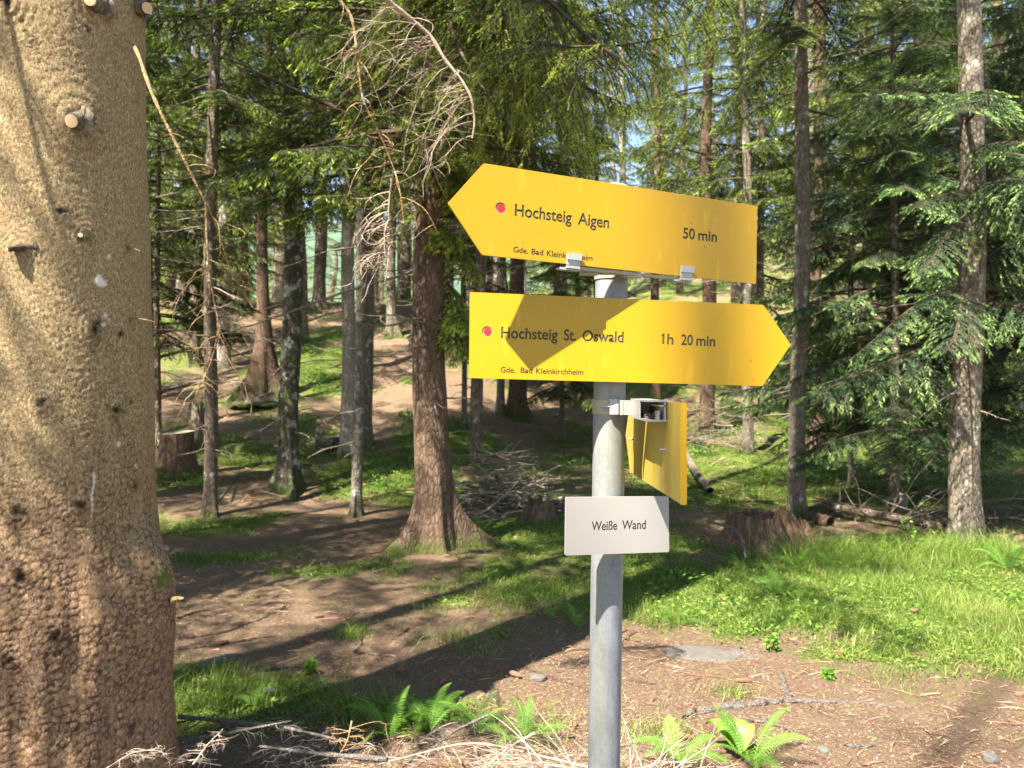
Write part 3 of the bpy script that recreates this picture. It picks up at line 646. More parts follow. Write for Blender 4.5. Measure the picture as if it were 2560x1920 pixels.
for (u, v, L, r) in ((318, 620, .055, .003), (322, 795, .11, .0042), (445, 1490, .045, .012)):
    k = (on_trunk(min(u, 352), v) if u < 440 else P(432, 1500, 2.65)) - BL0; q = np.linspace(0, 1, 8)
    pp = k + np.array([1, -.35, -.05 if u < 440 else .45]) * (q * L)[:, None] + np.array([0, 0, -.012]) * (q ** 2)[:, None]
    build('dead_twig', [(*tube(pp, r * (1.1 - .75 * q), 6), 0, .3)], [M['twig_orange']], big, True)
def limb(name, pxs, r0, r1, mat, parent, off, twigs=0, tl=.3, seed=1, k=7, droopv=1.0, side=None, sub=5, tr=.003):
    """a bare branch through seen points (u, v, distance) with hanging twigs"""
    rng = np.random.default_rng(seed); ctrl = np.array([P(*a) if len(a) == 3 and a[0] > -900 else np.array(a[1:]) for a in pxs])
    s = np.linspace(0, len(ctrl) - 1, 5 * len(ctrl)); pts_ = np.stack([np.interp(s, range(len(ctrl)), ctrl[:, c]) for c in range(3)], 1)
    ker = np.array([1, 2, 3, 2, 1]) / 9.; pad = np.pad(pts_, ((2, 2), (0, 0)), 'edge'); pts_ = np.stack([np.convolve(pad[:, c], ker, 'valid') for c in range(3)], 1)
    n = len(pts_); rr = np.linspace(r0, r1, n) * (1 + .12 * rng.normal(size=n)); T = [tube(pts_ - off, rr, k)]
    for q in range(twigs):
        i_ = int(rng.uniform(.25, 1) * (n - 1)); p0 = pts_[i_]; L = tl * rng.uniform(.4, 1.15); m_ = 9
        a = rng.uniform(0, 2 * math.pi) if side is None else side + rng.normal(0, .7)
        h = np.array([math.cos(a), math.sin(a) * .6, 0]); tq = np.linspace(0, 1, m_)[:, None]; cv = rng.uniform(.05, 1.15) * droopv; side2 = rng.normal(0, .25)
        pp = p0 + h * L * (tq - .35 * tq ** 2.2) + np.array([0, 0, -1]) * L * cv * tq ** 1.5 + np.array([-h[1], h[0], 0]) * L * side2 * np.sin(tq * 3) + rng.normal(0, L * .016, (m_, 3)) * tq
        T.append(tube(pp - off, tr * (1.2 - .8 * tq[:, 0]), 4))
        for z_ in range(sub):
            j_ = rng.integers(2, m_ - 1); l2 = L * rng.uniform(.15, .5); a2 = rng.uniform(0, 6.28); e = norm(np.array([math.cos(a2), math.sin(a2), rng.uniform(-1.1, .2)]))
            tq2 = np.linspace(0, 1, 5)[:, None]; e2 = norm(np.cross(e, rng.normal(size=3))); p2 = pp[j_] + e * l2 * tq2 + e2 * l2 * .35 * tq2 ** 2
            T.append(tube(p2 - off, tr * .55 * (1.1 - .7 * tq2[:, 0]), 3))
    q = merge(T, 0, .2); return build(name, [q], [M[mat]], parent, True)
c1 = lambda x, y: (x / 1.728, y / 1.728)
limb('dead_branch', [(*c1(575, 190), 2.65), (*c1(600, 240), 2.55), (*c1(650, 390), 2.48), (*c1(700, 500), 2.46), (*c1(770, 640), 2.46), (*c1(830, 760), 2.48), (*c1(890, 880), 2.50), (*c1(930, 960), 2.53), (*c1(970, 1090), 2.56), (*c1(1000, 1180), 2.60), (*c1(1035, 1240), 2.63), (*c1(1100, 1340), 2.65)], .0068, .0016, 'twig_orange', big, BL0, 9, .16, 5, side=0, tr=.0016, sub=2)
limb('dead_branch', [(*c1(890, 880), 2.50), (*c1(892, 1010), 2.50), (*c1(900, 1160), 2.50), (*c1(925, 1300), 2.53), (*c1(945, 1420), 2.53), (*c1(915, 1560), 2.53), (*c1(850, 1700), 2.50)], .0036, .001, 'twig_orange', big, BL0, 26, .17, 6, sub=3, tr=.0014)
c3 = lambda x, y: (x / 2.37 + 340, y / 2.37)
limb('dead_branch', [(-999, -1.3, 2.6, 3.8), (-999, -.8, 2.8, 3.5), (964, 0, 3.0), (1015, 38, 3.05), (1078, 90, 3.1), (1112, 150, 3.1), (1150, 195, 3.1), (1178, 240, 3.1), (1188, 300, 3.12), (1180, 350, 3.12)], .014, .0035, 'twig_pale', big, BL0, 32, .38, 7, side=2.9, sub=9, tr=.0019)
limb('dead_branch', [(-999, -1.3, 2.65, 4.0), (-999, -.9, 2.9, 3.6), (846, 0, 3.1), (880, 38, 3.1), (893, 127, 3.1), (905, 253, 3.12), (948, 329, 3.15), (985, 422, 3.2), (1000, 470, 3.2), (1010, 560, 3.2)], .008, .002, 'twig_orange', big, BL0, 22, .22, 8, sub=4, tr=.0025)
limb('dead_branch', [(985, 422, 3.2), (975, 480, 3.25), (970, 540, 3.25), (985, 600, 3.25), (960, 640, 3.25)], .005, .0015, 'twig_pale', big, BL0, 22, .22, 9, side=3.3, sub=4, tr=.003)
# upper crown and live boughs of the old spruce (above the picture)
cp = crown_parts(900, 7.0, 21, 2.6, 9, 'low', 'mid', dead=(3.3, 5.2, 12), nb=4, sparse=.25)
build('crown', cp, [M['needles'], M['twig_dark'], M['twig']], big)

# ------------------------------------------------------------------ near hanging boughs of the large reddish spruce
T11 = next(o for o in C.objects if o.get('label', '').startswith('large reddish spruce'))
rng = np.random.default_rng(5)
NB = []
HB = [make_bough(70 + i, 2.6, .075, .042, .075, .34, .95 + .15 * i, .18, .75) for i in range(4)]
def aim_bough(o, tgt, seed, s=None, roll=0):
    """a bough from o (world) reaching towards tgt"""
    o = np.array(o, float); d = np.array(tgt, float) - o; L = np.linalg.norm(d); s = s or L / 2.4
    return place(HB[seed % 4], o - np.array(T11.location), rotm(math.atan2(d[1], d[0]), math.asin(d[2] / L) + .1, roll), s)
for q in range(13):
    u = rng.uniform(1120, 1900); Y = rng.uniform(4.6, 6.8); v = rng.uniform(-60, 330) if u < 1700 else rng.uniform(-120, 60)
    NB.append(aim_bough((-.8 + .1 * rng.normal(), 7.75, 5.0 + rng.uniform(-.6, 1.6)), P(u, v, Y), q, roll=rng.normal(0, .2)))
for q in range(9):
    u = rng.uniform(1130, 1230); v = rng.uniform(420, 900); NB.append(aim_bough((-.72, 7.7, CZ - (v - 960) / F * 7.6 + .55), P(u, v, 7.1), q))
for q in range(3):
    u = rng.uniform(1000, 1130); v = rng.uniform(60, 420); NB.append(aim_bough((-.85, 7.7, CZ - (v - 960) / F * 7.6 + .7), P(u, v, 6.2), q))
(p_, d_, l_, t_), wd_ = combine(NB)
r2 = np.random.default_rng(6)
build('crown', shoots_needles(p_, d_, l_ * 1.05, np.clip(t_ * 1.15 + .28, 0, 1), r2, 18, .016, .0026, 0) + [(wd_[0], wd_[1], 1, .2)], [M['needles'], M['twig_dark']], T11)['label'] = 'near hanging boughs with pale green new tips'  # needle tint lifted throughout to stand in for sunlight on these boughs
T20 = next(o for o in C.objects if o.get('label', '').startswith('thick knotty spruce'))
NB2 = []
for q in range(20):
    zz_ = rng.uniform(2.0, 4.7); b_ = place(PR['hi'][q % 4], np.array([0, 0, zz_]), rotm(rng.uniform(math.pi * .95, math.pi * 1.95), rng.uniform(-.25, .12), rng.normal(0, .2)), rng.uniform(.55, .95)); NB2.append(b_)
(p_, d_, l_, t_), wd_ = combine(NB2)
build('crown', shoots_quads(p_, d_, l_, l_ * .095, np.clip(t_, 0, 1), r2, 0, 2) + [(wd_[0], wd_[1], 1, .2)], [M['needles_blue'], M['twig_dark']], T20)['label'] = 'low sunlit boughs hanging across the trunk'
c7 = np.array(T11.location)
limb('dead_branch', [(631, 177, 6.9), (762, 236, 7.2), (846, 274, 7.3), (897, 304, 7.4), (1040, 337, 7.6), (1085, 345, 7.75)], .014, .035, 'twig_dark', T11, c7, 24, .6, 11, sub=5, tr=.006, k=6)
limb('dead_branch', [(1085, 345, 7.75), (1180, 350, 7.4), (1240, 372, 7.0), (1330, 385, 6.7), (1420, 420, 6.4)], .032, .010, 'twig_dark', T11, c7, 18, .5, 12, sub=5, tr=.006, k=6)
limb('dead_branch', [(560, 835, 7.4), (700, 790, 7.6), (860, 730, 7.8), (1000, 690, 7.8), (1070, 660, 7.8)], .006, .016, 'twig', T11, c7, 14, .4, 13, sub=4, tr=.004, k=5)
limb('dead_branch', [(1070, 775, 7.8), (985, 815, 7.7), (900, 812, 7.5), (840, 790, 7.3)], .014, .004, 'twig', T11, c7, 8, .3, 14, sub=3, tr=.004, k=5)

# ------------------------------------------------------------------ signpost
POST = lambda z: np.array([.1992 + (z - 1.793) * .0153, 1.545, z])
m, t, out = newmat('yellow_enamel')
p = posvec(t); sp = noise(t, p, 420, 2, .8)
col = mix(t, noise(t, p, 5, 3), (.475, .27, .002), (.42, .235, .002))
col = mix(t, ramp(t, noise(t, p, 90, 2, .5), [(.765, (0, 0, 0)), (.78, (1, 1, 1))]), col, (.06, .035, .01))
col = mix(t, ramp(t, noise(t, posvec(t, (1, 1, .15)), 60, 3), [(.6, (0, 0, 0)), (.8, (.25, .25, .25))]), col, (.9, .62, .05))
col = mix(t, ramp(t, noise(t, posvec(t, (1, 1, .35)), 150, 3, .9), [(.70, (0, 0, 0)), (.73, (.8, .8, .8))]), col, (.16, .10, .012))
col = mix(t, ramp(t, noise(t, posvec(t, (.2, .2, 1)), 14, 4, .7), [(.5, (0, 0, 0)), (.75, (.35, .35, .35))]), col, (.36, .24, .03))
b_ = princ(t, out, col, .38, bump(t, noise(t, p, 30, 2), .03, .002), spec=.45); M['yellow'] = m
m, t, out = newmat('faded_yellow_back')
p = posvec(t, (1, 1, .06)); col = mix(t, ramp(t, noise(t, p, 55, 4, .7), [(.35, (0, 0, 0)), (.7, (1, 1, 1))]), (.38, .25, .009), (.39, .325, .09))
princ(t, out, col, .55, spec=.4); M['yellow_back'] = m
m, t, out = newmat('white_enamel'); col = mix(t, noise(t, posvec(t), 6, 3), (.35, .325, .305), (.32, .295, .275)); col = mix(t, ramp(t, noise(t, posvec(t), 110, 2, .5), [(.76, (0, 0, 0)), (.775, (.8, .8, .8))]), col, (.25, .2, .17))
princ(t, out, col, .35, spec=.45); M['white'] = m
M['groove'] = simple('engraved_grey_letters', (.065, .06, .038), .8, 300, .4)
M['groove_black'] = simple('black_letters', (.04, .038, .035), .7)
M['ring'] = simple('weathered_grey_ring', (.22, .18, .12), .8, 300, .3)
M['red'] = simple('red_paint_dot', (.75, .018, .022), .55, 300, .25)
M['alu'] = simple('white_aluminium', (.38, .37, .36), .42, 60, .12, .25, .5)
M['alu_old'] = simple('yellowed_aluminium', (.34, .315, .23), .5, 60, .15, .15, .5)
M['bolt'] = simple('bright_bolt', (.6, .6, .6), .3, 0, 0, .9, .5)
m, t, out = newmat('galvanised_steel')
p = posvec(t); n1 = noise(t, posvec(t, (1, 1, .25)), 60, 4, .7); n2 = noise(t, posvec(t, (1, 1, .12)), 24, 4, .6)
col = ramp(t, n1, [(.3, (.15, .16, .18)), (.5, (.21, .22, .245)), (.7, (.28, .29, .315))])
col = mix(t, ramp(t, n2, [(.42, (0, 0, 0)), (.66, (.55, .55, .55))]), col, (.21, .205, .12))
v_ = t.nodes.new('ShaderNodeTexVoronoi'); v_.inputs['Scale'].default_value = 130; t.links.new(p, v_.inputs['Vector'])
col = mix(t, math_(t, 'MULTIPLY', v_.outputs['Distance'], .18), col, (.42, .43, .45))
princ(t, out, col, .55, bump(t, n1, .15, .001), .25, .45); M['galv'] = m

def _caph():
    cu = bpy.data.curves.new('l', 'FONT'); cu.body = 'H'; ob = bpy.data.objects.new('l', cu); C.objects.link(ob); bpy.context.view_layer.update()
    me = ob.to_mesh(); h = max(v.co[1] for v in me.vertices); ob.to_mesh_clear(); bpy.data.objects.remove(ob); bpy.data.curves.remove(cu); return h
CAPH = _caph(); print('cap height', CAPH)
class Plane:
    """a sign face through four seen corners at two distances; local x along the face, local z up"""
    def __init__(s, q):
        s.q = [np.array(a) for a in q]; s.o = s.q[3]; s.ex = norm(s.q[2] - s.q[3]); n = norm(np.cross(s.ex, s.q[0] - s.q[3]))
        s.n = n if n[1] < 0 else -n; s.ez = norm(np.cross(s.ex, s.n)); s.ez = s.ez if s.ez[2] > 0 else -s.ez
    def loc(s, u, v):
        d = np.array([(u - 1280) / F, 1, -(v - 960) / F]); c = np.array([0, 0, CZ]); t = np.dot(s.o - c, s.n) / np.dot(d, s.n); w_ = c + d * t - s.o
        return np.array([np.dot(w_, s.ex), np.dot(w_, s.ez)])
    def mat(s, out_=0):
        y = -s.n; o = s.o + s.n * out_
        return Matrix(((s.ex[0], y[0], s.ez[0], o[0]), (s.ex[1], y[1], s.ez[1], o[1]), (s.ex[2], y[2], s.ez[2], o[2]), (0, 0, 0, 1)))
post = empty('signpost', (POST(0)[0], 1.545, float(hgt(np.array([.17]), np.array([1.545]))[0]) - .02)); tag(post, 'round galvanised steel signpost carrying yellow arrow signs and a white name plate', 'signpost')
PO = np.array(post.location)
ringp = lambda r, h, n=40: [(r * math.cos(a), r * math.sin(a), h) for a in np.arange(n) / n * 2 * math.pi]
zs = np.linspace(-.3, 1.985, 24); T = tube(np.array([POST(z) for z in zs]) - PO, .0321, 48); build('pole', [(*T, 0, 0)], [M['galv']], post, True)
zc = [1.972, 1.990, 1.996, 2.000, 2.0015]; rc = [.0342, .0342, .031, .018, .0005]
build('cap', [(*tube(np.array([POST(1.972) + np.array([0, 0, z - 1.972]) for z in zc]) - PO, rc, 40), 0, 0)], [M['galv']], post, True)

def text_cutter(pl, words, depth, off, y0=-.004):
    """all words as one mesh in the plane's local axes (x along, -y towards the viewer, z up)"""
    Vs, Fs, n0 = [], [], 0
    dg = None
    for txt, a, b, cap in words:
        cu = bpy.data.curves.new('letters', 'FONT'); cu.body = txt; cu.size = 1; cu.extrude = .5; cu.offset = off; cu.resolution_u = 4
        ob = bpy.data.objects.new('letters', cu); C.objects.link(ob); bpy.context.view_layer.update()
        if txt == '1':
            bpy.data.objects.remove(ob); A, B = pl.loc(*a), pl.loc(*b); Lw = np.linalg.norm(B - A); e1 = (B - A) / Lw; e2 = np.array([-e1[1], e1[0]])
            o2 = np.array([(.42, 0), (.98, 0), (.98, 1), (.55, 1), (0, .80), (0, .66), (.42, .80)]); k_ = len(o2)
            p2 = [A + e1 * q[0] * Lw + e2 * q[1] * cap for q in o2]; Vs.append(np.array([(q[0], yy, q[1]) for yy in (y0, depth) for q in p2]))
            Fs += [[n0 + z for z in range(k_)], [n0 + z for z in range(2 * k_ - 1, k_ - 1, -1)]] + [[n0 + z, n0 + z + k_, n0 + (z + 1) % k_ + k_, n0 + (z + 1) % k_] for z in range(k_)]; n0 += 2 * k_; continue
        me = ob.to_mesh(); V = np.array([v.co[:] for v in me.vertices]); polys = [list(pp.vertices) for pp in me.polygons]; ob.to_mesh_clear()
        bpy.data.objects.remove(ob); bpy.data.curves.remove(cu)
        A, B = pl.loc(*a), pl.loc(*b); Lw = np.linalg.norm(B - A); e1 = (B - A) / Lw; e2 = np.array([-e1[1], e1[0]])
        x0, x1 = V[:, 0].min(), V[:, 0].max(); capf = CAPH
        hgt_m = cap / capf; sx = Lw / (x1 - x0)
        x = (V[:, 0] - x0) * sx; y = V[:, 1] * hgt_m
        W = np.stack([A[0] + e1[0] * x + e2[0] * y, np.where(V[:, 2] > 0, y0, depth), A[1] + e1[1] * x + e2[1] * y], 1)
        Vs.append(W); Fs += [[q + n0 for q in pp] for pp in polys]; n0 += len(W)
    me = bpy.data.meshes.new('letters'); me.from_pydata([tuple(v) for v in np.concatenate(Vs)], [], Fs); return me
def sign_panel(name, pl, outline, th_, mats, words, off, dots=(), label=None, depth=.0011):
    """outline: seen corner points in order"""
    L = np.array([pl.loc(*a) for a in outline]); n = len(L); pts_ = []
    for i_ in range(n):     # small rounded corners
        p0, p1, p2 = L[i_ - 1], L[i_], L[(i_ + 1) % n]; a = p1 + norm(p0 - p1) * .003; b = p1 + norm(p2 - p1) * .003
        for q in (0, .5, 1): pts_.append((1 - q) ** 2 * a + 2 * q * (1 - q) * p1 + q * q * b)
    pts_ = np.array(pts_); n = len(pts_); V = np.vstack([np.stack([pts_[:, 0], np.zeros(n), pts_[:, 1]], 1), np.stack([pts_[:, 0], np.full(n, th_), pts_[:, 1]], 1)])
    Fs = [list(range(n)), list(range(2 * n - 1, n - 1, -1))] + [[i_, i_ + n, (i_ + 1) % n + n, (i_ + 1) % n] for i_ in range(n)]
    me = bpy.data.meshes.new(name); me.from_pydata([tuple(v) for v in V], [], Fs)
    import bmesh
    def fixn(me_):
        bm = bmesh.new(); bm.from_mesh(me_); bmesh.ops.remove_doubles(bm, verts=bm.verts, dist=1e-6); bmesh.ops.recalc_face_normals(bm, faces=bm.faces); bm.to_mesh(me_); bm.free()
    fixn(me); 
    for m_ in mats: me.materials.append(m_)
    o = bpy.data.objects.new(name, me); C.objects.link(o)
    cuts = []
    if words: cuts.append((text_cutter(pl, words, depth, off), 1))
    for (u, v, r) in dots:
        c_ = pl.loc(u, v); k_ = 40; V = [(c_[0] + r * math.cos(a), y, c_[1] + r * math.sin(a)) for y in (-.004, depth) for a in np.arange(k_) / k_ * 2 * math.pi]
        Fc = [list(range(k_)), list(range(2 * k_ - 1, k_ - 1, -1))] + [[i_, i_ + k_, (i_ + 1) % k_ + k_, (i_ + 1) % k_] for i_ in range(k_)]
        mm_ = bpy.data.meshes.new('dot'); mm_.from_pydata(V, [], Fc); cuts.append((mm_, 2))
    for cm, mi_ in cuts:
        fixn(cm)
        for m_ in mats: cm.materials.append(m_)
        cm.polygons.foreach_set('material_index', np.full(len(cm.polygons), mi_, np.int32)); cm.update()
        co = bpy.data.objects.new('cutter', cm); C.objects.link(co)
        md = o.modifiers.new('cut', 'BOOLEAN'); md.operation = 'DIFFERENCE'; md.solver = 'EXACT'; md.object = co; md.use_self = True
        bpy.context.view_layer.update(); dg = bpy.context.evaluated_depsgraph_get()
        me2 = bpy.data.meshes.new_from_object(o.evaluated_get(dg)); o.modifiers.clear(); o.data = me2; bpy.data.objects.remove(co)
    # painted red dots lying in their round recesses
    for (u, v, r) in dots:
        c_ = pl.loc(u + 1.5, v); rr_ = np.random.default_rng(int(u)); k_ = 30
        ob_v = [(c_[0], depth - .0005, c_[1])] + [(c_[0] + r * .74 * (1 + .07 * rr_.normal()) * math.cos(a), depth - .0003, c_[1] + r * .74 * (1 + .07 * rr_.normal()) * math.sin(a)) for a in np.arange(k_) / k_ * 2 * math.pi]
        import bmesh
        bm = bmesh.new(); bm.from_mesh(o.data); vs_ = [bm.verts.new(x) for x in ob_v]
        for i_ in range(k_): f_ = bm.faces.new((vs_[0], vs_[1 + i_], vs_[1 + (i_ + 1) % k_])); f_.material_index = 3
        bm.to_mesh(o.data); bm.free()
    o.parent = post; o.matrix_local = Matrix.Translation(-Vector(PO)) @ pl.mat()
    if label: o['label'] = label
    return o
cs = lambda x, y: (1080 + x / 2.4043, 380 + y / 2.4043)
up_pl = Plane([P(1210, 408, 1.344), P(1893, 515, 1.573), P(1890, 710, 1.573), P(1205, 637, 1.344)])
lo_pl = Plane([P(1175, 730, 1.432), P(1908, 762, 1.530), P(1906, 965, 1.530), P(1173, 945, 1.432)])
wh_pl = Plane([P(1415, 1243, 1.436), P(1672, 1241, 1.509), P(1673, 1380, 1.509), P(1413, 1389, 1.436)])
ymats = [M['yellow'], M['groove'], M['ring'], M['red']]
sign_panel('arrow_sign', up_pl, [(1210, 408), (1893, 515), (1890, 710), (1205, 637), (1120, 508)], .004, ymats,
    [('Hochsteig', cs(497, 383), cs(840, 428), .0208), ('Aigen', cs(876, 434), cs(1065, 459), .0212), ('50', cs(1508, 518), cs(1580, 526), .0203), ('min', cs(1600, 529), cs(1713, 541), .0203),
     ('Gde.', cs(488, 602), cs(578, 612), .0098), ('Bad', cs(598, 614), cs(668, 622), .0098), ('Kleinkirchheim', cs(690, 625), cs(965, 656), .0100)], .021,
    [(1251.8, 519.8, .0099)], 'yellow arrow pointing left, lettered Hochsteig Aigen 50 min')
sign_panel('arrow_sign', lo_pl, [(1175, 730), (1908, 762), (1977, 862), (1906, 965), (1173, 945)], .004, ymats,
    [('Hochsteig', cs(415, 1117), cs(755, 1130), .0203), ('St.', cs(792, 1131), cs(866, 1134), .0203), ('Oswald', cs(903, 1136), cs(1152, 1145), .0203), ('1', cs(1376, 1154), cs(1396, 1155), .0203), ('h', cs(1413, 1155), cs(1451, 1157), .0200), ('20', cs(1497, 1159), cs(1568, 1162), .0198), ('min', cs(1588, 1163), cs(1702, 1168), .0198),
     ('Gde.', cs(412, 1325), cs(500, 1328), .0102), ('Bad', cs(532, 1328), cs(604, 1331), .0102), ('Kleinkirchheim', cs(625, 1332), cs(910, 1340), .0102)], .021,
    [(1217.7, 828.8, .0099)], 'yellow arrow pointing right, lettered Hochsteig St. Oswald 1h 20 min')
cw = lambda x, y: (1360 + x / 2.765, 900 + y / 2.765)
sign_panel('name_plate', wh_pl, [(1415, 1243), (1672, 1241), (1673, 1380), (1413, 1389)], .004, [M['white'], M['groove_black'], M['ring'], M['red']],
    [('Weiße', cw(328, 1179), cw(505, 1173), .0166), ('Wand', cw(538, 1171), cw(704, 1167), .0168)], .015, (), 'white plate lettered Weiße Wand')
# third arrow, seen nearly edge on from its back
th_o = empty('arrow_sign', (0, 0, 0)); C.objects.unlink(th_o); bpy.data.objects.remove(th_o)
q = np.array([(1.2, 1.411), (1.2, 1.571), (1.73, 1.562), (1.80, 1.4815), (1.73, 1.402)])
V = np.array([(x, y, z) for x in (.2655, .2695) for y, z in q]) - PO
Fp = [(np.array([[0, 1, 2, 3, 4]]), 0), (np.array([[9, 8, 7, 6, 5]]), 1)]
side = np.array([[i_, i_ + 5, (i_ + 1) % 5 + 5, (i_ + 1) % 5] for i_ in range(5)])
parts = [(V, Fp[0][0], 1, 0), (V, Fp[1][0], 0, 0), (V, side, 0, 0)]
lip = [boxp(np.array([.2675, 1.2, 1.491]) - PO, .010, .002, .158)]
third = build('arrow_sign', parts + [(*merge(lip)[:2], 0, 0)], [M['yellow'], M['yellow_back']], post); third['label'] = 'yellow arrow seen nearly edge on, pointing away into the wood'
# clamps, channels, clips
def ptube(z0, z1, r, n=40): return tube(np.array([POST(z0), POST(z0) , POST(z1), POST(z1)]) - PO + np.array([[0, 0, 0], [0, 0, .0002], [0, 0, -.0002], [0, 0, 0]]), [.03, r, r, .03], n)
b = [ptube(1.5405, 1.5685, .0345)]
build('clamp_band', [(*merge(b)[:2], 0, 0)], [M['alu_old']], post, False)
bx = []
for (c_, sx, sy, sz) in (((.2345, 1.488, 1.5545), .048, .003, .028), ((.2115, 1.487, 1.5545), .006, .004, .0285)): bx.append(boxp(np.array(c_) - PO, sx, sy, sz))
build('strap', [(*merge(bx)[:2], 0, 0)], [M['alu_old']], post)
bx = [boxp(POST(1.5555) + np.array([.0035, -.040, 0]) - PO, .017, .010, .030), boxp(POST(1.5555) + np.array([.0135, -.037, 0]) - PO, .004, .006, .028)]
build('clamp_block', [(*merge(bx)[:2], 0, 0)], [M['alu']], post)
q0 = POST(1.5555) + np.array([-.004, -.040, .0]) - PO
bb = [tube(np.array([q0 + np.array([x, 0, 0]) for x in (0, -.004, -.0045, -.008, -.0085, -.018)]), [.0062, .0062, .0045, .0045, .003, .003], 6)]
build('bolt', [(*merge(bb)[:2], 0, 0)], [M['bolt']], post)
bx = []   # open white channel that holds the third arrow
cxm = .2475
for (c_, sx, sy, sz) in (((cxm, 1.40, 1.5705), .036, .17, .0025), ((cxm, 1.40, 1.5370), .036, .17, .0025), ((.2300, 1.435, 1.5538), .0025, .10, .036), ((cxm, 1.4835, 1.5538), .036, .0025, .036), ((.2585, 1.372, 1.5625), .012, .112, .0025), ((.2510, 1.331, 1.5455), .0025, .03, .016), ((.262, 1.336, 1.5538), .003, .04, .036)): bx.append(boxp(np.array(c_) - PO, sx, sy, sz))
build('channel', [(*merge(bx)[:2], 0, 0)], [M['alu']], post)
rng = np.random.default_rng(3); lt = []
for _ in range(60):
    c_ = np.array([rng.uniform(.238, .26), rng.uniform(1.33, 1.46), rng.uniform(1.5385, 1.548)]) - PO; lt.append(tube(np.array([c_, c_ + rng.normal(0, .005, 3) * [1, 1, .4]]), .0009, 3))
build('old_needles', [(*merge(lt)[:2], 0, .3)], [M['twig']], post)
for (u, v, Y) in ((1583, 1098, 1.68), (1665, 1125, 1.33)):
    p0 = np.array([.2655, Y, CZ - (v - 960) / F * Y]); build('pin', [(*tube(np.array([p0 + [0.001, 0, 0], p0 - [.010, 0, 0], p0 - [.0105, 0, 0]]) - PO, [.0024, .0024, .0001], 8), 0, 0)], [M['alu']], post)
# brackets of the upper arrow
def upl(s_, y_, z_): return up_pl.o + up_pl.ex * s_ - up_pl.n * y_ + up_pl.ez * z_
ax_ = (up_pl.ex, -up_pl.n, up_pl.ez)
for (u, v) in ((1432, 652), (1714, 686)):
    c_ = up_pl.loc(u, v); bx = []
    top = up_pl.loc(u, v - 24)[1]; bot = -.010
    # line the clip up with the lower edge of the arrow
    eb = up_pl.loc(u, np.interp(u, [1205, 1890], [637, 710]))[1]
    bx.append(boxp(upl(c_[0], -.0022, eb + .0085) - PO, .027, .003, .021, *ax_)); bx.append(boxp(upl(c_[0] + .0005, -.0055, eb + .0135) - PO, .029, .003, .012, *ax_)); bx.append(boxp(upl(c_[0], .0045, eb - .0055) - PO, .026, .018, .0045, *ax_)); bx.append(boxp(upl(c_[0] - .004, .010, eb - .0085) - PO, .042, .016, .004, *ax_))
    build('clip', [(*merge(bx)[:2], 0, 0)], [M['alu']], post)
eb1, eb2 = up_pl.loc(1420, np.interp(1420, [1205, 1890], [637, 710])), up_pl.loc(1735, np.interp(1735, [1205, 1890], [637, 710]))
bx = [boxp(upl((eb1[0] + eb2[0]) / 2, .011, (eb1[1] + eb2[1]) / 2 - .0045) - PO, eb2[0] - eb1[0], .012, .0055, *ax_)]
build('channel', [(*merge(bx)[:2], 0, 0)], [M['alu_old']], post)
bx = [boxp(np.array([.1695 - .0235, 1.468, 1.8155]) - PO, .034, .020, .0165), boxp(np.array([.2275 + .006, 1.480, 1.8105]) - PO, .026, .016, .013), boxp(np.array([.19, 1.484, 1.8175]) - PO, .052, .004, .014)]
build('clamp_block', [(*merge(bx)[:2], 0, 0)], [M['alu']], post)
build('clamp_band', [(*ptube(1.8085, 1.8245, .0342), 0, 0)], [M['alu_old']], post)
# rear clamps behind the lower arrow and the name plate
for z_ in (1.69, 1.33): build('clamp_band', [(*ptube(z_ - .012, z_ + .012, .0342), 0, 0)], [M['alu_old']], post); build('clamp_block', [(*boxp(POST(z_) + np.array([0, -.036, 0]) - PO, .05, .009, .018), 0, 0)], [M['alu_old']], post)

# ------------------------------------------------------------------ on the ground
def G(x, y): return hgt(np.atleast_1d(x), np.atleast_1d(y)) + .004
def gpath(px, lift=0.):
    q = np.array([gat(u, v) for u, v in px]); q[:, 2] += lift; return q
def smoothp(ctrl, k=6):
    s = np.linspace(0, len(ctrl) - 1, k * len(ctrl)); a = np.stack([np.interp(s, range(len(ctrl)), ctrl[:, c]) for c in range(3)], 1)
    ker = np.array([1, 2, 3, 2, 1]) / 9.; pad = np.pad(a, ((2, 2), (0, 0)), 'edge'); return np.stack([np.convolve(pad[:, c], ker, 'valid') for c in range(3)], 1)
def wedge(n, y0, y1, rng, pw=1.0, m=.3):
    """random ground spots inside the seen wedge"""
    Y = y0 + (y1 - y0) * rng.random(n) ** pw; X = (rng.random(n) - .5) * (2 * .6653 * Y + m * 2); return X, Y
def blades(x, y, h, wd, rng, tint, lean=.5):
    n = len(x); z = G(x, y) - .005; a = rng.uniform(0, 2 * np.pi, n); b = rng.uniform(0, 2 * np.pi, n); L = h * lean * rng.uniform(.3, 1.4, n)
    s = np.stack([np.cos(a), np.sin(a), 0 * a], 1) * wd[:, None]; l = np.stack([np.cos(b), np.sin(b), 0 * b], 1) * L[:, None]; up = np.array([0, 0, 1.]) * h[:, None]
    B = np.stack([x, y, z], 1)
    V = np.stack([B - s, B + s, B + l * .3 + up * .55 - s * .8, B + l * .3 + up * .55 + s * .8, B + l + up * .92 - s * .15, B + l + up * .92 + s * .15], 1).reshape(-1, 3)
    k = np.arange(n)[:, None] * 6; Fq = np.concatenate([k + np.array([0, 1, 3, 2]), k + np.array([2, 3, 5, 4])]); return (V, Fq, 0, np.repeat(tint, 6))
rng = np.random.default_rng(11)
px_ = lambda x, y: (1280 + F * x / y, 960 + F * (CZ - hgt(x, y)) / y)
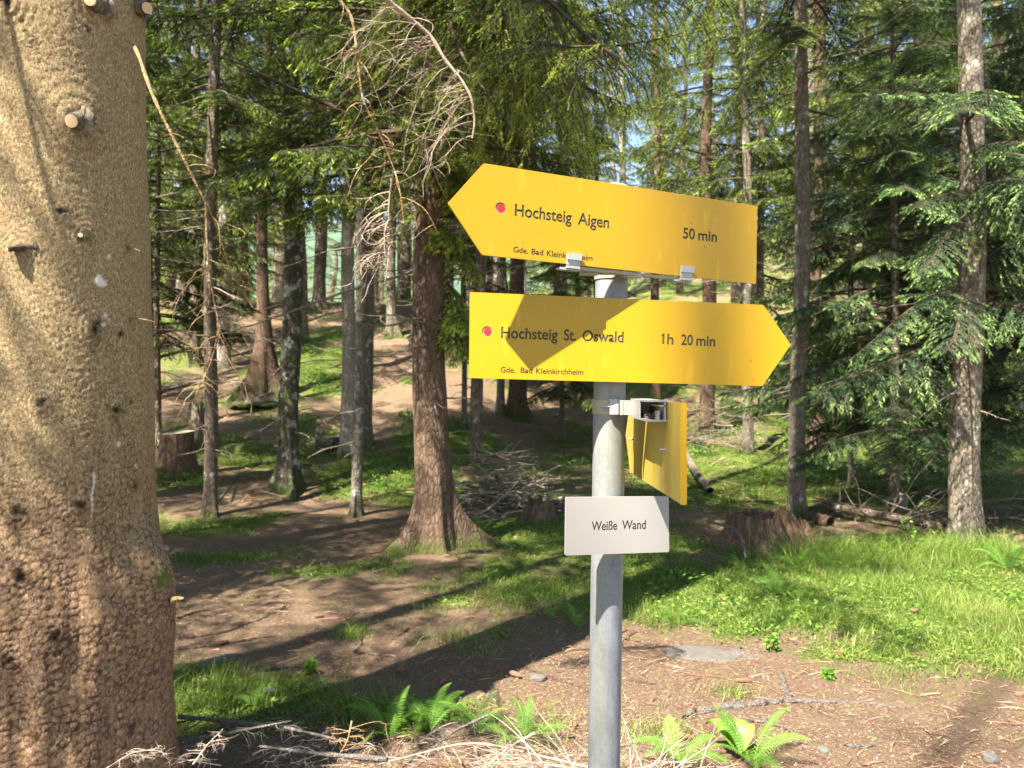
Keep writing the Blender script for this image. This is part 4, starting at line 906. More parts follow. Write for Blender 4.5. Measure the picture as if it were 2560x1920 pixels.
def tall(x, y):
    """where the grass stands high"""
    u, v = px_(x, y)
    t = sstep(1500, 1700, u) * sstep(1330, 1400, v) * sstep(1640, 1520, v - (u - 2000) * .06)
    t = np.maximum(t, sstep(1820, 1900, u) * sstep(1290, 1370, v) * sstep(1460, 1400, v) * 1.2)
    return np.clip(t, 0, 1)
gp = []
# tall soft grass
x, y = wedge(260000, 4.2, 9.5, rng, 1.0); g_ = green(x, y); T_ = tall(x, y); cl = fbm2(x, y, 2.2, 3, 51)
k = (rng.random(len(x)) < T_ * sstep(.35, .75, g_) * sstep(.42, .66, cl)); x, y, cl = x[k], y[k], cl[k]
h = rng.uniform(.04, .13, len(x)) * (.4 + cl); gp.append(blades(x, y, h, rng.uniform(.0009, .002, len(x)), rng, np.clip((cl - .3) * 1.1 + rng.uniform(0, .45, len(x)) + (rng.random(len(x)) < .10) * .5, 0, 1), .6))
# short grass where it is green
x, y = wedge(420000, 2.6, 16, rng, 1.5); g_ = green(x, y); cl = fbm2(x, y, 3.5, 3, 61)
k = rng.random(len(x)) < sstep(.32, .78, g_) * sstep(.38, .64, cl) * 1.0; x, y, cl = x[k], y[k], cl[k]
h = rng.uniform(.015, .07, len(x)) * (.5 + cl); gp.append(blades(x, y, h, rng.uniform(.0009, .0022, len(x)) * (1 + y * .08), rng, np.clip((fbm2(x, y, .9, 3, 201) - .3) * 1.1 + rng.uniform(0, .5, len(x)) + (rng.random(len(x)) < .08) * .5, 0, 1), .9))
# tufts
for (u, v, r, h0, n) in ((880, 1595, .10, .10, 260), (2090, 1410, .55, .30, 1500), (2330, 1400, .5, .28, 1100), (2480, 1400, .3, .3, 600), (1650, 1560, .2, .14, 300), (1950, 1560, .25, .14, 350), (1280, 1490, .5, .12, 700), (1150, 1610, .25, .1, 300), (560, 1745, .35, .16, 350), (1330, 1850, .2, .14, 150), (860, 1760, .3, .13, 260), (700, 1380, .4, .07, 300), (245 + 200, 1070, .4, .14, 200), (1380, 1235, .4, .1, 300), (2230, 1700, .2, .07, 130), (1830, 1740, .12, .08, 120), (1640, 1850, .2, .12, 160), (2130, 1560, .3, .12, 350)):
    b_ = gat(u, v); x = b_[0] + rng.normal(0, r * .6, n); y = b_[1] + rng.normal(0, r * .45, n); h = rng.uniform(.4, 1.1, n) * h0
    gp.append(blades(x, y, h, rng.uniform(.001, .0023, n), rng, rng.uniform(.25, .85, n), .8))
tag(build('grass', gp, [M['grass']]), 'fine green forest grass in tufts and swards', 'grass', kind='stuff')
# low leafy cover and moss sprigs
def leaves_flat(x, y, s, rng, tint, up=.25, lift=.02, ratio=.55):
    n = len(x); a = rng.uniform(0, 6.283, n); tl = rng.normal(0, up, n); z = G(x, y) + rng.uniform(0, 1, n) * lift
    d = np.stack([np.cos(a), np.sin(a), tl], 1); w_ = np.stack([-np.sin(a), np.cos(a), rng.normal(0, up, n)], 1) * ratio / 2
    B = np.stack([x, y, z], 1); s = s[:, None]
    V = np.stack([B, B + d * s * .5 + w_ * s, B + d * s, B + d * s * .5 - w_ * s], 1).reshape(-1, 3); return (V, np.arange(n * 4).reshape(-1, 4), 0, np.repeat(tint, 4))
x, y = wedge(560000, 2.6, 20, rng, 1.4); g_ = green(x, y); cl = fbm2(x, y, 5, 3, 71)
k = rng.random(len(x)) < sstep(.36, .75, g_) * (.25 + .75 * sstep(.4, .6, cl)); x, y = x[k], y[k]
cov = [leaves_flat(x, y, rng.uniform(.006, .022, len(x)) * (1 + y * .06), rng, np.clip((fbm2(x, y, .9, 3, 201) - .3) * 1.1 + rng.uniform(0, .55, len(x)), 0, 1), .45, .03)]
tag(build('ground_cover', cov, [M['grass']]), 'low moss sprigs and small leaves over the forest floor', 'ground cover', kind='stuff')
x, y = wedge(60000, 4.0, 9.5, rng, 1.0); u_, v_ = px_(x, y); k = rng.random(len(x)) < np.maximum(tall(x, y) * .55, .5 * sstep(1750, 1950, u_) * sstep(1400, 1450, v_) * sstep(1650, 1560, v_)) * sstep(.4, .6, fbm2(x, y, 1.6, 3, 87)); x, y = x[k], y[k]
hb = leaves_flat(x, y, rng.uniform(.02, .055, len(x)), rng, rng.uniform(.3, 1, len(x)), .28, .11, .34)
tag(build('herbs', [hb], [M['fern']]), 'layered light green herb leaves over the grass', 'herbs', kind='stuff')
# needle litter, twig bits and cone scales
x, y = wedge(330000, 2.6, 14, rng, 1.6); g_ = green(x, y); k = rng.random(len(x)) < 1.1 - g_; x, y = x[k], y[k]; n = len(x)
lit = leaves_flat(x, y, rng.uniform(.004, .013, n) * (1 + y * .06), rng, rng.random(n) ** 1.5, .25, .006, .22)
m, t, out = newmat('needle_litter'); princ(t, out, ramp(t, attr(t), [(0, (.06, .03, .02)), (.5, (.27, .145, .09)), (.8, (.45, .29, .19)), (1, (.70, .58, .45))]), .9, spec=.1); M['litter'] = m
xs_, ys_ = wedge(2600, 2.7, 11, rng, 1.5); tw = []
for a, b_ in zip(xs_, ys_):
    L = rng.uniform(.03, .16); an = rng.uniform(0, 3.14); z_ = float(G(a, b_)[0]); c_ = np.array([a, b_, z_ + .004]); d_ = np.array([math.cos(an), math.sin(an), 0]) * L
    tw.append(tube(np.array([c_, c_ + d_ * .5 + [0, 0, .004], c_ + d_ + rng.normal(0, .006, 3)]), rng.uniform(.001, .0028), 3))
for _ in range(2600):
    b_ = rng.uniform(10, 27); a = rng.uniform(-.55, .68) * b_; L = rng.uniform(.08, .6); an = rng.uniform(0, 3.14); z_ = float(G(a, b_)[0]); c_ = np.array([a, b_, z_ + .02]); d_ = np.array([math.cos(an), math.sin(an), rng.normal(0, .12)]) * L
    tw.append(tube(np.array([c_, c_ + d_ * .5 + rng.normal(0, .02, 3), c_ + d_]), rng.uniform(.003, .009), 3))
q = merge(tw, 0, .55)
tag(build('leaf_litter', [lit, (q[0], q[1], 0, rng.random(len(q[0])))], [M['litter']]), 'reddish brown needle litter and twig bits', 'litter', kind='stuff')

# ferns
def frond(L, rng, droop=.6, wr=.24):
    n = 27; t = np.linspace(0, 1, n); ax_ = np.stack([L * t * (1 - .15 * t), 0 * t, L * (.75 * t - droop * t ** 2.2)], 1); tg = norm(np.gradient(ax_, axis=0)); Vs = []; P_, D_, L_ = [], [], []
    for k in range(2, n):
        tt = t[k]; w_ = L * wr * min(1, tt * 4) * (1 - tt) ** .75 + .004
        for s_ in (-1, 1):
            d = norm(tg[k] * .35 + np.array([0, s_, 0]) + np.array([0, 0, -.12 + .05 * rng.normal()])); m_ = max(3, int(w_ / .006)); 
            for j in range(m_):
                f = (j + .6) / m_; p_ = ax_[k] + d * w_ * f
                for e in (-1, 1):
                    P_.append(p_); D_.append(norm(d * .6 + tg[k] * e)); L_.append(L * .026 * (1 - f * .7))
            P_.append(ax_[k]); D_.append(d); L_.append(w_)
    return np.array(P_), np.array(D_), np.array(L_), tube(ax_, np.linspace(.0022, .0006, n), 4)
def fern(b, L, nf, lab, seed, pitch=(.5, .95), yaw=None):
    rng = np.random.default_rng(seed); parts = []
    for q in range(nf):
        Pp, Dd, Ll, tb = frond(L * rng.uniform(.7, 1.1), rng, rng.uniform(.45, .8)); a = (yaw + rng.normal(0, .6)) if yaw is not None else 2 * math.pi * q / nf + rng.normal(0, .3); R = rotm(a, rng.uniform(-.05, .65), rng.normal(0, .25))
        Pp, Dd = Pp @ R.T, Dd @ R.T; nrm_ = R @ np.array([0, 0, 1.]); w_ = norm(np.cross(Dd, nrm_)); wd = np.where(Ll > L * .03, .0014, Ll * .30)[:, None]
        V = np.stack([Pp, Pp + Dd * Ll[:, None] * .45 + w_ * wd, Pp + Dd * Ll[:, None], Pp + Dd * Ll[:, None] * .45 - w_ * wd], 1).reshape(-1, 3)
        parts.append((V, np.arange(len(V)).reshape(-1, 4), 0, np.full(len(V), rng.uniform(.2, .9)))); parts.append((tb[0] @ R.T, tb[1], 0, .7))
    o = build('fern', parts, [M['fern']]); o.location = tuple(b); return tag(o, lab, 'fern')
FN = [(975, 1850, .27, 9, 'leftmost fern of the bright clump at the lower edge, behind the dry branches'), (1075, 1835, .31, 11, 'tallest fern in the middle of the bright clump at the lower edge'), (1195, 1840, .27, 9, 'fern at the right of the bright clump, nearest the post foot'),
      (1310, 1860, .28, 8, 'low fern half under the pale twig heap left of the post'), (640, 1768, .15, 4, 'lone small fern on the litter right of the big trunk'), (1880, 1925, .30, 8, 'bright fern at the bottom edge right of the post'), (1700, 1935, .28, 8, 'fern under the pale twigs just right of the post'),
      (1990, 1420, .34, 7, 'bluish fern in the grass below the rotten stump'), (2090, 1435, .36, 7, 'fern in the tall grass right of the rotten stump'), (1845, 1425, .30, 6, 'fern in the shaded grass left of the rotten stump'), (1960, 1490, .34, 7, 'lower fern in the lit meadow right of the post'), (2520, 1430, .42, 8, 'upright fern among tall grass at the right edge'),
      (1440, 1570, .26, 7, 'fern just left of the post in the middle grass'), (1380, 1545, .2, 6, 'small fern in the middle grass left of the post'), (1690, 1560, .24, 6, 'fern right of the post where grass meets litter'), (1985, 1010 + 330, .3, 6, 'fern rooted on the big rotten stump foot'), (870, 1560 + 10, .14, 4, 'tiny fern by the grass tuft in the litter')]
for n_, (u, v, L, nf, lab) in enumerate(FN):
    b = gat(u, min(v, 1915)); fern(b, L, nf, lab, 500 + n_)
# broad leaf beside the right fern
b = gat(1850, 1905); ps = []
for (a, L, w_) in ((2.3, .17, .05), (.9, .12, .04), (1.6, .15, .045), (3.0, .1, .035)):
    t = np.linspace(0, 1, 9); sp_ = np.stack([np.cos(a) * L * t, np.sin(a) * L * t, .11 * np.sin(t * 2.3) + .02], 1); sd_ = np.array([-math.sin(a), math.cos(a), .15]); ww = w_ * np.sin(np.pi * t ** .8) + .001
    V = np.vstack([sp_ - sd_ * ww[:, None] + [0, 0, .01], sp_, sp_ + sd_ * ww[:, None] + [0, 0, .01]]); i_ = np.arange(8); ps.append((V, np.concatenate([np.stack([i_, i_ + 1, i_ + 10, i_ + 9], 1), np.stack([i_ + 9, i_ + 10, i_ + 19, i_ + 18], 1)]), 0, .8))
o = build('broad_leaf_plant', ps, [M['fern']], smooth=True); o.location = tuple(b); tag(o, 'small plant with broad glossy green leaves at the bottom edge right of the post', 'plant')

# roots creeping over the litter
def root_(px, r, lab, mat='twig_grey'):
    q = smoothp(gpath(px)); n = len(q); rg = np.random.default_rng(int(px[0][0])); rr = r * np.interp(np.linspace(0, 1, n), [0, .2, 1], [.8, 1, .35]) * (1 + .2 * rg.normal(size=n)); q[:, 2] += rr * .35 * (1 + .5 * rg.normal(size=n)); q[:, :2] += rg.normal(0, .006, (n, 2))
    o = build('root', [(*tube(q, rr, 7), 0, .2)], [M[mat]], None, True); return tag(o, lab, 'root')
a1 = lambda x, y: (400 + x / 2.048, 1300 + y / 2.048); a2 = lambda x, y: (1400 + x / 1.907, 1400 + y / 1.907)
root_([a1(60, 612), a1(130, 608), a1(220, 600), a1(330, 580), a1(420, 545), a1(520, 515), a1(600, 480), a1(655, 430)], .016, 'longest dark root crossing the litter right of the big trunk', 'twig_dark')
root_([a1(80, 668), a1(180, 658), a1(300, 645), a1(400, 630), a1(500, 608), a1(600, 600)], .013, 'dark root running just below the longest one', 'twig_dark')
root_([a1(90, 512), a1(150, 488), a1(220, 465), a1(330, 462)], .011, 'short mossy root above the longest one', 'twig_dark')
root_([a1(500, 775), a1(600, 765), a1(680, 758), a1(760, 745)], .013, 'short broken root end on bare litter', 'twig_grey')
root_([a1(1040, 560), a1(1030, 630), a1(1000, 680), a1(1070, 690), a1(1140, 705)], .013, 'crooked dark root below the grass tuft', 'twig_dark')
root_([a1(1210, 600), a1(1260, 570), a1(1310, 545)], .011, 'thin dark root right of the grass tuft', 'twig_dark')
root_([a2(585, 760), a2(640, 728), a2(760, 715), a2(900, 697), a2(1010, 680), a2(1100, 672), a2(1250, 688), a2(1400, 690), a2(1500, 697), a2(1660, 715)], .020, 'long pale knobbly root across the sunlit litter right of the post')
root_([a2(1055, 540), a2(1065, 600), a2(1085, 640), a2(1105, 668)], .015, 'short root branching up from the long pale one')
root_([a2(905, 773), a2(960, 780), a2(1040, 800), a2(1110, 825)], .011, 'thin pale root below the long one')
root_([a2(1365, 905), a2(1420, 898), a2(1500, 893)], .017, 'stubby grey root end low at the right')
root_([a2(300, 390), a2(340, 360), a2(380, 340)], .012, 'dark root end beside the post in the shade', 'twig_dark')
root_([a2(330, 575), a2(400, 590), a2(470, 600)], .012, 'dark flat root right of the post', 'twig_dark')
root_([(500 + 20, 1290), (560, 1235), (600, 1185), (575, 1260)], .014, 'pale curved stick lying behind the thin straight spruce', 'twig_grey')
root_([(1080, 1240), (1120, 1250), (1170, 1262), (1210, 1270)], .02, 'pale stick beside the foot of the large reddish spruce', 'twig_pale')
# rocks
def rock(u, v, sx, sy, sz, lab, seed, mat='rock'):
    import bmesh
    bm = bmesh.new(); bmesh.ops.create_icosphere(bm, subdivisions=4, radius=1); V = np.array([w_.co[:] for w_ in bm.verts]); n_ = fbm(V * 1.5 + seed, 4, seed); V = V * (1 + .7 * (n_ - .5))[:, None]; V[:, 2] = np.sign(V[:, 2]) * np.abs(V[:, 2]) ** .6 * np.where(V[:, 2] > 0, 1, 1)
    Fs = np.array([[w_.index for w_ in f.verts] for f in bm.faces]); bm.free(); b = gat(u, v)
    o = build('rock', [(V * [sx, sy, sz], Fs, 0, .1)], [M[mat]], None, True); o.location = (b[0], b[1], b[2] + sz * .25); o.rotation_euler = (0, 0, seed); return tag(o, lab, 'rock')
rock(1770, 1640, .26, .14, .012, 'flat grey stone slab bedded in the litter right of the post', 3)
rock(545, 1655, .13, .07, .014, 'flat bluish grey stone near the foot of the big trunk', 4)
rock(2060, 1880, .03, .025, .014, 'small pale stone low in the sunlit litter', 5)
rock(2475, 1905, .035, .03, .025, 'rounded pebble at the lower right corner', 6)
rock(675, 1735, .035, .03, .018, 'small dark stone by the lone small fern', 7)
rock(1225, 1745, .03, .025, .014, 'small stone in the shade left of the post', 8)
rock(1345, 1695, .05, .04, .014, 'mossy grey stone left of the post', 9)
rock(830, 1118, .30, .26, .16, 'mossy hump at the foot of the pale sunlit spruce', 10, 'bark_moss')
rock(1195, 1292, .16, .10, .02, 'flat pinkish piece of bark beside the brush pile', 11, 'twig_pale')

# stumps
def stump(u, v, wpx, hpx, mat, lab, seed, flare=1.5, jag=.25, cut=False, tilt=0):
    b = gat(u, v); r = wpx / F * b[1] / 2; h = hpx / F * b[1]; rg = np.random.default_rng(seed); seg = 72; nz = 22
    th = np.arange(seg) / seg * 6.283; ph = rg.uniform(0, 6, 4); prof = 1 + .16 * np.sin(th * 3 + ph[0]) + .10 * np.sin(th * 5 + ph[1]) + .07 * np.sin(th * 9 + ph[2])
    edge = h * (1 + jag * (np.interp(th, np.linspace(0, 6.283, 26), np.r_[rg.uniform(-1, 1, 25), 0]) + .3 * rg.normal(size=seg))) if not cut else np.full(seg, h) * (1 + .04 * np.sin(th + 1))
    V = []
    for q in np.linspace(-.25, 1, nz):
        f = max(q, 0); R = r * (1 + (flare - 1) * math.exp(-f * 3.2) * (.6 + .6 * prof)) * (.9 + .1 * prof); z_ = edge * q
        n_ = fbm(np.stack([np.cos(th) * 5, np.sin(th) * 5, np.full(seg, f * 2.)], 1), 3, seed) - .5
        R = R * (1 + .16 * n_); V.append(np.stack([R * np.cos(th) + tilt * z_, R * np.sin(th), z_], 1))
    top = V[-1]; inner = top * [.72, .72, 1] + [tilt * h * .28, 0, 0]; inner[:, 2] = h * (.99 if cut else .72) + (0 if cut else .05 * h) * rg.normal(size=seg); ctr = np.array([[tilt * h, 0, h * (.985 if cut else .6)]])
    V = np.vstack(V + [inner, ctr]); i_ = np.arange(nz)[:, None] * seg; j = np.arange(seg)[None]; j2 = (j + 1) % seg; Fq = np.stack([i_ + j, i_ + j2, i_ + seg + j2, i_ + seg + j], -1).reshape(-1, 4)
    k_ = nz * seg; Ft_ = np.array([[k_ + a, k_ + (a + 1) % seg, k_ + seg] for a in range(seg)])
    ms = np.clip(.8 - V[:, 2] / (h * .7), 0, .7) + (0 if cut else .45 * sstep(h * .6, h * .95, V[:, 2]))
    mi = np.where(np.arange(len(Fq)) >= (nz - 1) * seg, 1, 0)
    parts = [(V, Fq[mi == 0], 0, ms), (V, Fq[mi == 1], 1, 0.), (V, Ft_, 1, 0.)]
    o = build('stump', parts, [M[mat], M['cut_old'] if cut else M[mat]], None, False); o.location = tuple(b); return tag(o, lab, 'stump')
M['cut_old'] = simple('old_cut_wood', (.36, .29, .21), .9, 60, .4)
stump(443, 1186, 76, 104, 'rotten', 'sawn stump with crumbling reddish sides behind the big trunk', 1, 1.6, .1, True)
stump(500, 1120, 50, 95, 'bark_grey', 'grey stump close behind the sawn one, with a pale upright splinter', 2, 1.4, .4)
stump(1345, 1302, 66, 52, 'rotten', 'low broken stump with a mossy side in front of the brush pile', 3, 1.7, .35, tilt=.15)
stump(1885, 1370, 118, 84, 'rotten', 'big rotten moss topped stump at the foot of the smooth grey brown spruce', 4, 1.9, .10, tilt=-.05)
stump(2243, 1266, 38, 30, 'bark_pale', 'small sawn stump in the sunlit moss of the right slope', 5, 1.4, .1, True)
stump(2474, 1308, 30, 34, 'rotten', 'small dark stump right of the thick knotty spruce', 6, 1.5, .3)
stump(2228, 1204, 26, 32, 'rotten', 'small pointed reddish stump higher on the right slope', 7, 1.3, .6)
stump(640, 1010, 70, 28, 'bark_brown', 'low root mound under the stilt rooted spruce', 8, 1.8, .4)
# slabs of the rotten stump falling to the right
b = gat(1985, 1372)
sl = []
rg = np.random.default_rng(9)
for q in range(9):
    p0 = P(1945 + q * 9 + rg.normal(0, 3), 1265 + q * 5, b[1] + .05 + .02 * q); p1 = P(2000 + q * 7, 1385 + rg.normal(0, 4), b[1] - .05); sl.append(tube(np.array([p0, (p0 + p1) / 2 + [0, 0, .01], p1]), [.012, .026, .014], 5))
tag(build('rotten_slab', [(*merge(sl)[:2], 0, .2)], [M['rotten']], None, False), 'splintered grey slab of rotten wood leaning off the big stump', 'rotten wood')
# fallen trunk with bare side branches
def log(px, r0, r1, lab, mat, nb, seed, bl=.9, lift=.12):
    q = gpath(px); q[:, 2] += lift; q = smoothp(q); n = len(q); rg = np.random.default_rng(seed); root = empty('fallen_trunk', q[n // 2]); tag(root, lab, 'fallen trunk'); o_ = q[n // 2]
    build('trunk', [(*tube(q - o_, np.linspace(r0, r1, n) * (1 + .06 * rg.normal(size=n)), 12), 0, .15)], [M[mat]], root, True)
    T = []
    for k_ in range(nb):
        i_ = rg.integers(1, n - 1); p0 = q[i_] - o_; R = rotm(rg.uniform(0, 6.28), rg.uniform(.2, 1.2)); T += [(V @ R.T + p0, Fq) for V, Fq in dead_branch(rg, bl * rg.uniform(.4, 1), .009, .2, 5, 4, .3, .1, 1)]
    if T: build('dead_branch', [(*merge(T)[:2], 0, .2)], [M['twig']], root)['label'] = 'bare side branches sticking up'
    return root
a8 = lambda x, y: (1600 + x / 2.304, 900 + y / 2.304)
log([a8(1085, 900), a8(1200, 925), a8(1430, 965), a8(1600, 1000), a8(1765, 1035)], .055, .04, 'thin fallen trunk bristling with bare branches, between the two right spruces', 'bark_brown', 26, 21)
log([a8(985, 920), a8(1040, 950), a8(1100, 965)], .07, .065, 'short reddish log at the foot of the smooth grey brown spruce', 'bark_red', 0, 22, lift=.05)
log([a8(255, 560), a8(300, 650), a8(340, 720), a8(410, 810)], .075, .05, 'dead log lying down the slope behind the third arrow', 'bark_brown', 6, 23, .6)
log([(340, 1020), (420, 985), (520, 965), (600, 950)], .07, .04, 'old log lying across the pinkish bank at the left', 'bark_brown', 8, 24, .6)
q = np.array([P(*a8(380, 930), 7.1), P(*a8(470, 948), 6.9), P(*a8(545, 975), 6.8), P(*a8(590, 1030), 6.7), P(*a8(612, 1150), 6.6)])
for q_ in q: q_[2] = max(q_[2], float(G(q_[0], q_[1])[0]))
tag(build('stick', [(*tube(smoothp(q), .011, 6), 0, .1)], [M['twig_grey']], None, True), 'bent grey stick hanging over the left side of the big rotten stump', 'stick')
# brush piles
def brush(b, rx, ry, h, n, L, r, lab, mat, seed, name='brushwood', lvl=1, flat=.35, cat='brushwood'):
    rg = np.random.default_rng(seed); T = []
    for q in range(n):
        a = rg.uniform(0, 6.283); rr = rg.random() ** .6; p0 = np.array([math.cos(a) * rr * rx, math.sin(a) * rr * ry, h * (1 - rr ** 1.5) * rg.uniform(.2, 1) + .01]); Lq = L * rg.uniform(.35, 1.1)
        R = rotm(a + math.pi + rg.normal(0, 1.0), rg.normal(0, flat * .4)); br = dead_branch(rg, Lq, r * rg.uniform(.5, 1.3), .5, 5, 4, .35, rg.uniform(-.2, .4), lvl)
        T += [(V @ R.T + p0 - R @ np.array([Lq * .4, 0, 0]) * [1, 1, 0], Fq) for V, Fq in br]
    T = [(np.column_stack([V[:, :2], np.maximum(V[:, 2], -.02)]), Fq) for V, Fq in T]
    o = build(name, [(*merge(T)[:2], 0, .2)], [M[mat]]); o.location = tuple(b); return tag(o, lab, cat, kind='stuff')
brush(gat(1265, 1280), .72, .5, .85, 150, .9, .017, 'heap of grey brown cut branches left behind the post', 'twig', 31)
brush(gat(1745, 1095), 1.6, .9, .9, 60, 1.9, .014, 'tangle of dead branches round the reddish spruce behind the arrow tips', 'twig', 32)
brush(gat(1820, 1120), 1.5, .7, .3, 40, 1.2, .012, 'dead twigs strewn on the slope behind the third arrow', 'twig', 33)
brush(gat(420, 975), 2.2, 1.0, .35, 50, 1.3, .013, 'dry branches strewn on the pinkish bank at the left', 'twig_pale', 34)
brush(gat(600, 880), 2.2, 1.2, .3, 34, 1.3, .013, 'dead twigs lying higher on the bank near the ridge', 'twig_pale', 35)
brush(gat(2330, 1300), 1.6, .6, .35, 26, 1.1, .01, 'thin bare twigs round the thin fallen trunk', 'twig', 36)
brush(gat(2460, 1200), 1.5, .8, .6, 30, 1.3, .013, 'dead branches under the dark spruce at the right', 'twig', 37)
# pale dry twigs round the post foot
def fan(o0, n, seed, L=.34, yaw0=0, spread=1.2, pit=(-.1, .9), r=.0026, mat='twig_pale', lab='', name='dry_branch', sub=7, cat='dry branch', kind=None, rad=.05):
    rg = np.random.default_rng(seed); T = []; o0 = np.array(o0)
    for q in range(n):
        R = rotm(yaw0 + rg.uniform(-spread, spread), rg.uniform(*pit)); T += [(V @ R.T + rg.normal(0, rad, 3) * [1, 1, .4], Fq) for V, Fq in dead_branch(rg, L * rg.uniform(.5, 1.1), r * rg.uniform(.7, 1.3), .5, sub, 4, .45, rg.uniform(.0, .5), 1)]
    o = build(name, [(*merge(T)[:2], 0, .2)], [M[mat]], None, True); o.location = tuple(o0); return tag(o, lab, cat, kind=kind)
fan(P(1450, 1990, 2.35), 36, 41, .30, math.pi * .9, 1.7, (-.2, .9), r=.0038, lab='heap of pale dry twigs piled left of the post foot', kind='stuff', name='dry_twigs')
fan(P(1600, 1985, 2.40), 40, 42, .36, .2, 1.5, (-.1, .9), r=.0038, lab='spread of pale dry twigs fanning out right of the post foot', kind='stuff', name='dry_twigs')
DB = [((1500, 1925, 2.9), (1180, 1850, 2.9), (930, 1915, 2.75), .006, 'twig_pale', 'long pale branch sloping down from the twig heap toward the ferns'),
      ((1225, 1785, 3.0), (1130, 1830, 2.95), (1060, 1890, 2.85), .006, 'twig_grey', 'lichen grey branch crossing in front of the tallest fern'),
      ((430, 1790, 3.0), (700, 1815, 2.95), (930, 1870, 2.9), .009, 'twig_grey', 'long grey branch lying from the big trunk toward the ferns'),
      ((440, 1850, 2.8), (560, 1835, 2.8), (740, 1800, 2.85), .007, 'twig_grey', 'grey branch crossing the long one near the big trunk'),
      ((980, 1900, 2.7), (800, 1885, 2.75), (640, 1865, 2.8), .011, 'twig_grey', 'thick dead branch crusted with white lichen at the lower edge'),
      ((880, 1800, 2.95), (870, 1850, 2.9), (840, 1900, 2.8), .004, 'twig_orange', 'thin reddish upright twig left of the ferns'),
      ((1340, 1830, 2.9), (1270, 1870, 2.85), (1200, 1925, 2.75), .005, 'twig_pale', 'pale branch leaning beneath the fern right of the clump'),
      ((560, 1915, 2.6), (430, 1895, 2.4), (330, 1880, 2.15), .0022, 'twig_pale', 'pale twig reaching across the base of the big trunk'),
      ((260, 1925, 1.95), (330, 1880, 1.95), (410, 1870, 2.0), .0016, 'twig_pale', 'thin pale twig in front of the big trunk foot'),
      ((480, 1915, 2.2), (520, 1860, 2.25), (560, 1820, 2.3), .003, 'twig_pale', 'short pale twig rising beside the big trunk foot')]
for n_, (A, B, D_, r, mt, lab) in enumerate(DB):
    ctrl = np.array([P(*A), P(*B), P(*D_)]); o = limb('dry_branch', [A, B, D_], r, r * .4, mt, None, ctrl[1], 12, .2 if r > .003 else .1, 600 + n_, 6, droopv=.05, sub=5, tr=.0016 if r > .003 else .0009); o.location = tuple(ctrl[1]); tag(o, lab, 'dry branch')
brush(gat(620, 1880), .75, .3, .16, 44, .5, .0036, 'dark mesh of fine dead twigs along the lower edge', 'twig_dark', 51, 'dry_twigs')
brush(gat(1000, 1900), .7, .25, .12, 30, .4, .0036, 'fine dead twigs under the fern clump', 'twig', 52, 'dry_twigs')
o = fan(gat(1000, 1680), 9, 61, .24, 1.2, 1.3, (.5, 1.1), .0022, 'twig_orange', 'upright reddish bare seedling in the litter above the ferns', 'bare_seedling', 4, 'seedling', rad=.004)
fan(gat(1330, 1790), 7, 62, .2, 1.2, 1.5, (.4, 1.1), .0018, 'twig_orange', 'thin reddish bare seedling just left of the post', 'bare_seedling', 4, 'seedling', rad=.004)
fan(gat(2338, 1247), 16, 63, .5, 1, 3.1, (-.2, 1.3), .005, 'twig_grey', 'dead grey sapling standing under the bluish boughs', 'bare_seedling', 5, 'seedling', rad=.02)
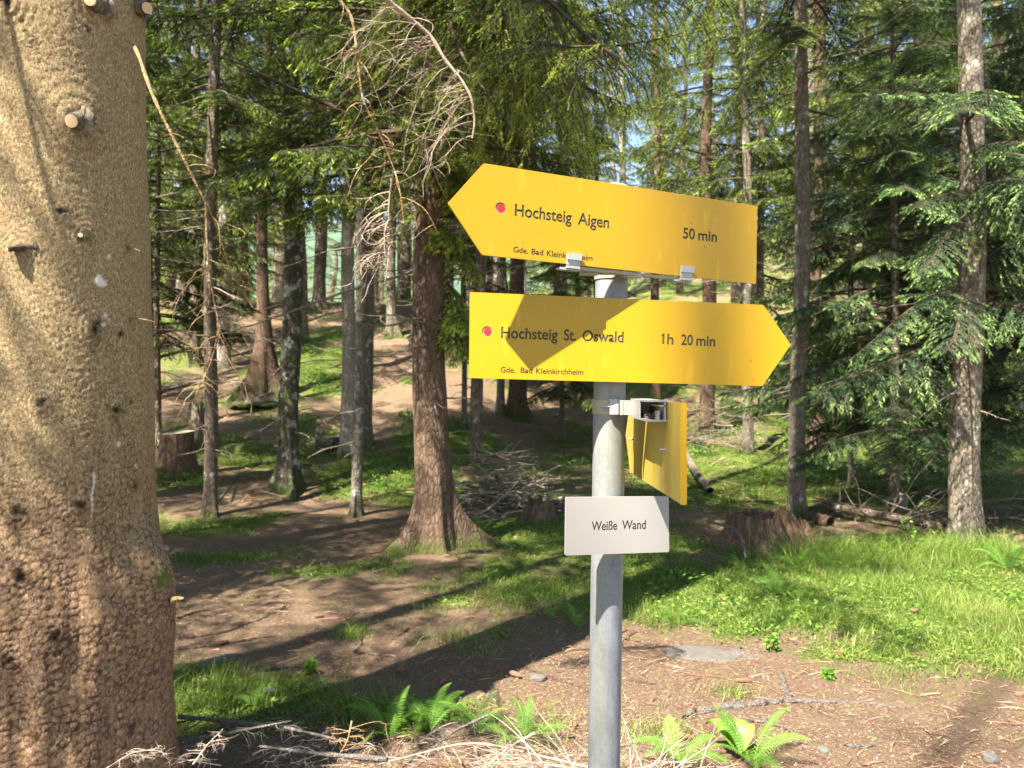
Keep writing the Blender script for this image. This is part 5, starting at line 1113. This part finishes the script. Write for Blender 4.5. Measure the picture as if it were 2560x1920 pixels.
# small leafy seedlings
def seedling(u, v, h, lab, seed, nm='fern'):
    rg = np.random.default_rng(seed); n = 90; b = gat(u, v); t = rg.random(n); a = rg.uniform(0, 6.28, n); p_ = np.stack([np.cos(a) * .06 * h * (1.2 - t) * 3, np.sin(a) * .06 * h * (1.2 - t) * 3, h * (.25 + .75 * t)], 1); d = norm(np.stack([np.cos(a), np.sin(a), rg.normal(.1, .3, n)], 1))
    o = build('seedling', shoots_quads(p_, d, np.full(n, .035), np.full(n, .011), rg.uniform(.4, 1, n), rg, 0, 1) + [(*tube(np.array([[0, 0, 0], [.01, 0, h * .5], [0, 0, h]]), [.005, .004, .002], 5), 1, .2)], [M[nm], M['twig_dark']]); o.location = tuple(b); tag(o, lab, 'seedling')
seedling(2268, 1395, .38, 'light green leafy seedling standing in front of the fallen trunk', 71)
seedling(2210, 1400, .16, 'low pale green seedling in the grass by the leafy one', 72)
seedling(775, 1690, .08, 'tiny round leafed plant on the litter', 73)
seedling(2070, 1700, .05, 'small leafy rosette in the sunlit litter at the right', 74)
seedling(1930, 1630, .10, 'leafy tuft at the edge of the litter right of the post', 75)

# small seedlings and bilberry clumps over the slopes
def clump(x, y, r, h, n, rg): 
    a = rg.uniform(0, 6.28, n); q = rg.random(n) ** .5 * r; px, py = x + np.cos(a) * q, y + np.sin(a) * q; z = G(px, py) + rg.random(n) * h * (1 - (q / r) ** 2 * .7)
    d = norm(np.stack([np.cos(a), np.sin(a), rg.normal(.3, .5, n)], 1)); l = rg.uniform(.03, .07, n) * (.6 + y * .03)
    return shoots_quads(np.stack([px, py, z], 1), d, l, l * .22, rg.uniform(.1, .9, n), rg, 0, 1)
rg = np.random.default_rng(91); cl_ = []
for _ in range(420):
    y = rg.uniform(10.5, 30); x = rg.uniform(-.6, .7) * y
    if green(np.array([x]), np.array([y]))[0] < rg.uniform(.15, .55): continue
    cl_ += clump(x, y, rg.uniform(.12, .45), rg.uniform(.06, .28), int(rg.uniform(50, 130)), rg)
tag(build('undergrowth', cl_, [M['fern']]), 'low bilberry and seedling clumps scattered over the wooded slope', 'undergrowth', kind='stuff')

cn = []; rg = np.random.default_rng(98)
for _ in range(45):
    y = 3.4 + 8 * rg.random() ** 1.4; x = rg.uniform(-.62, .68) * y; z_ = float(G(x, y)[0]); a = rg.uniform(0, 6.28); d_ = np.array([math.cos(a), math.sin(a), 0]); L = rg.uniform(.05, .10); q_ = np.linspace(0, 1, 6)[:, None]
    cn.append(tube(np.array([x, y, z_ + .012]) + d_ * L * q_, np.array([.004, .013, .015, .014, .010, .003]) * rg.uniform(.7, 1.1), 7))
tag(build('cone_litter', [(*merge(cn)[:2], 0, .3)], [M['litter']]), 'brown fallen spruce cones strewn over the litter', 'cones', group=None, kind='stuff')
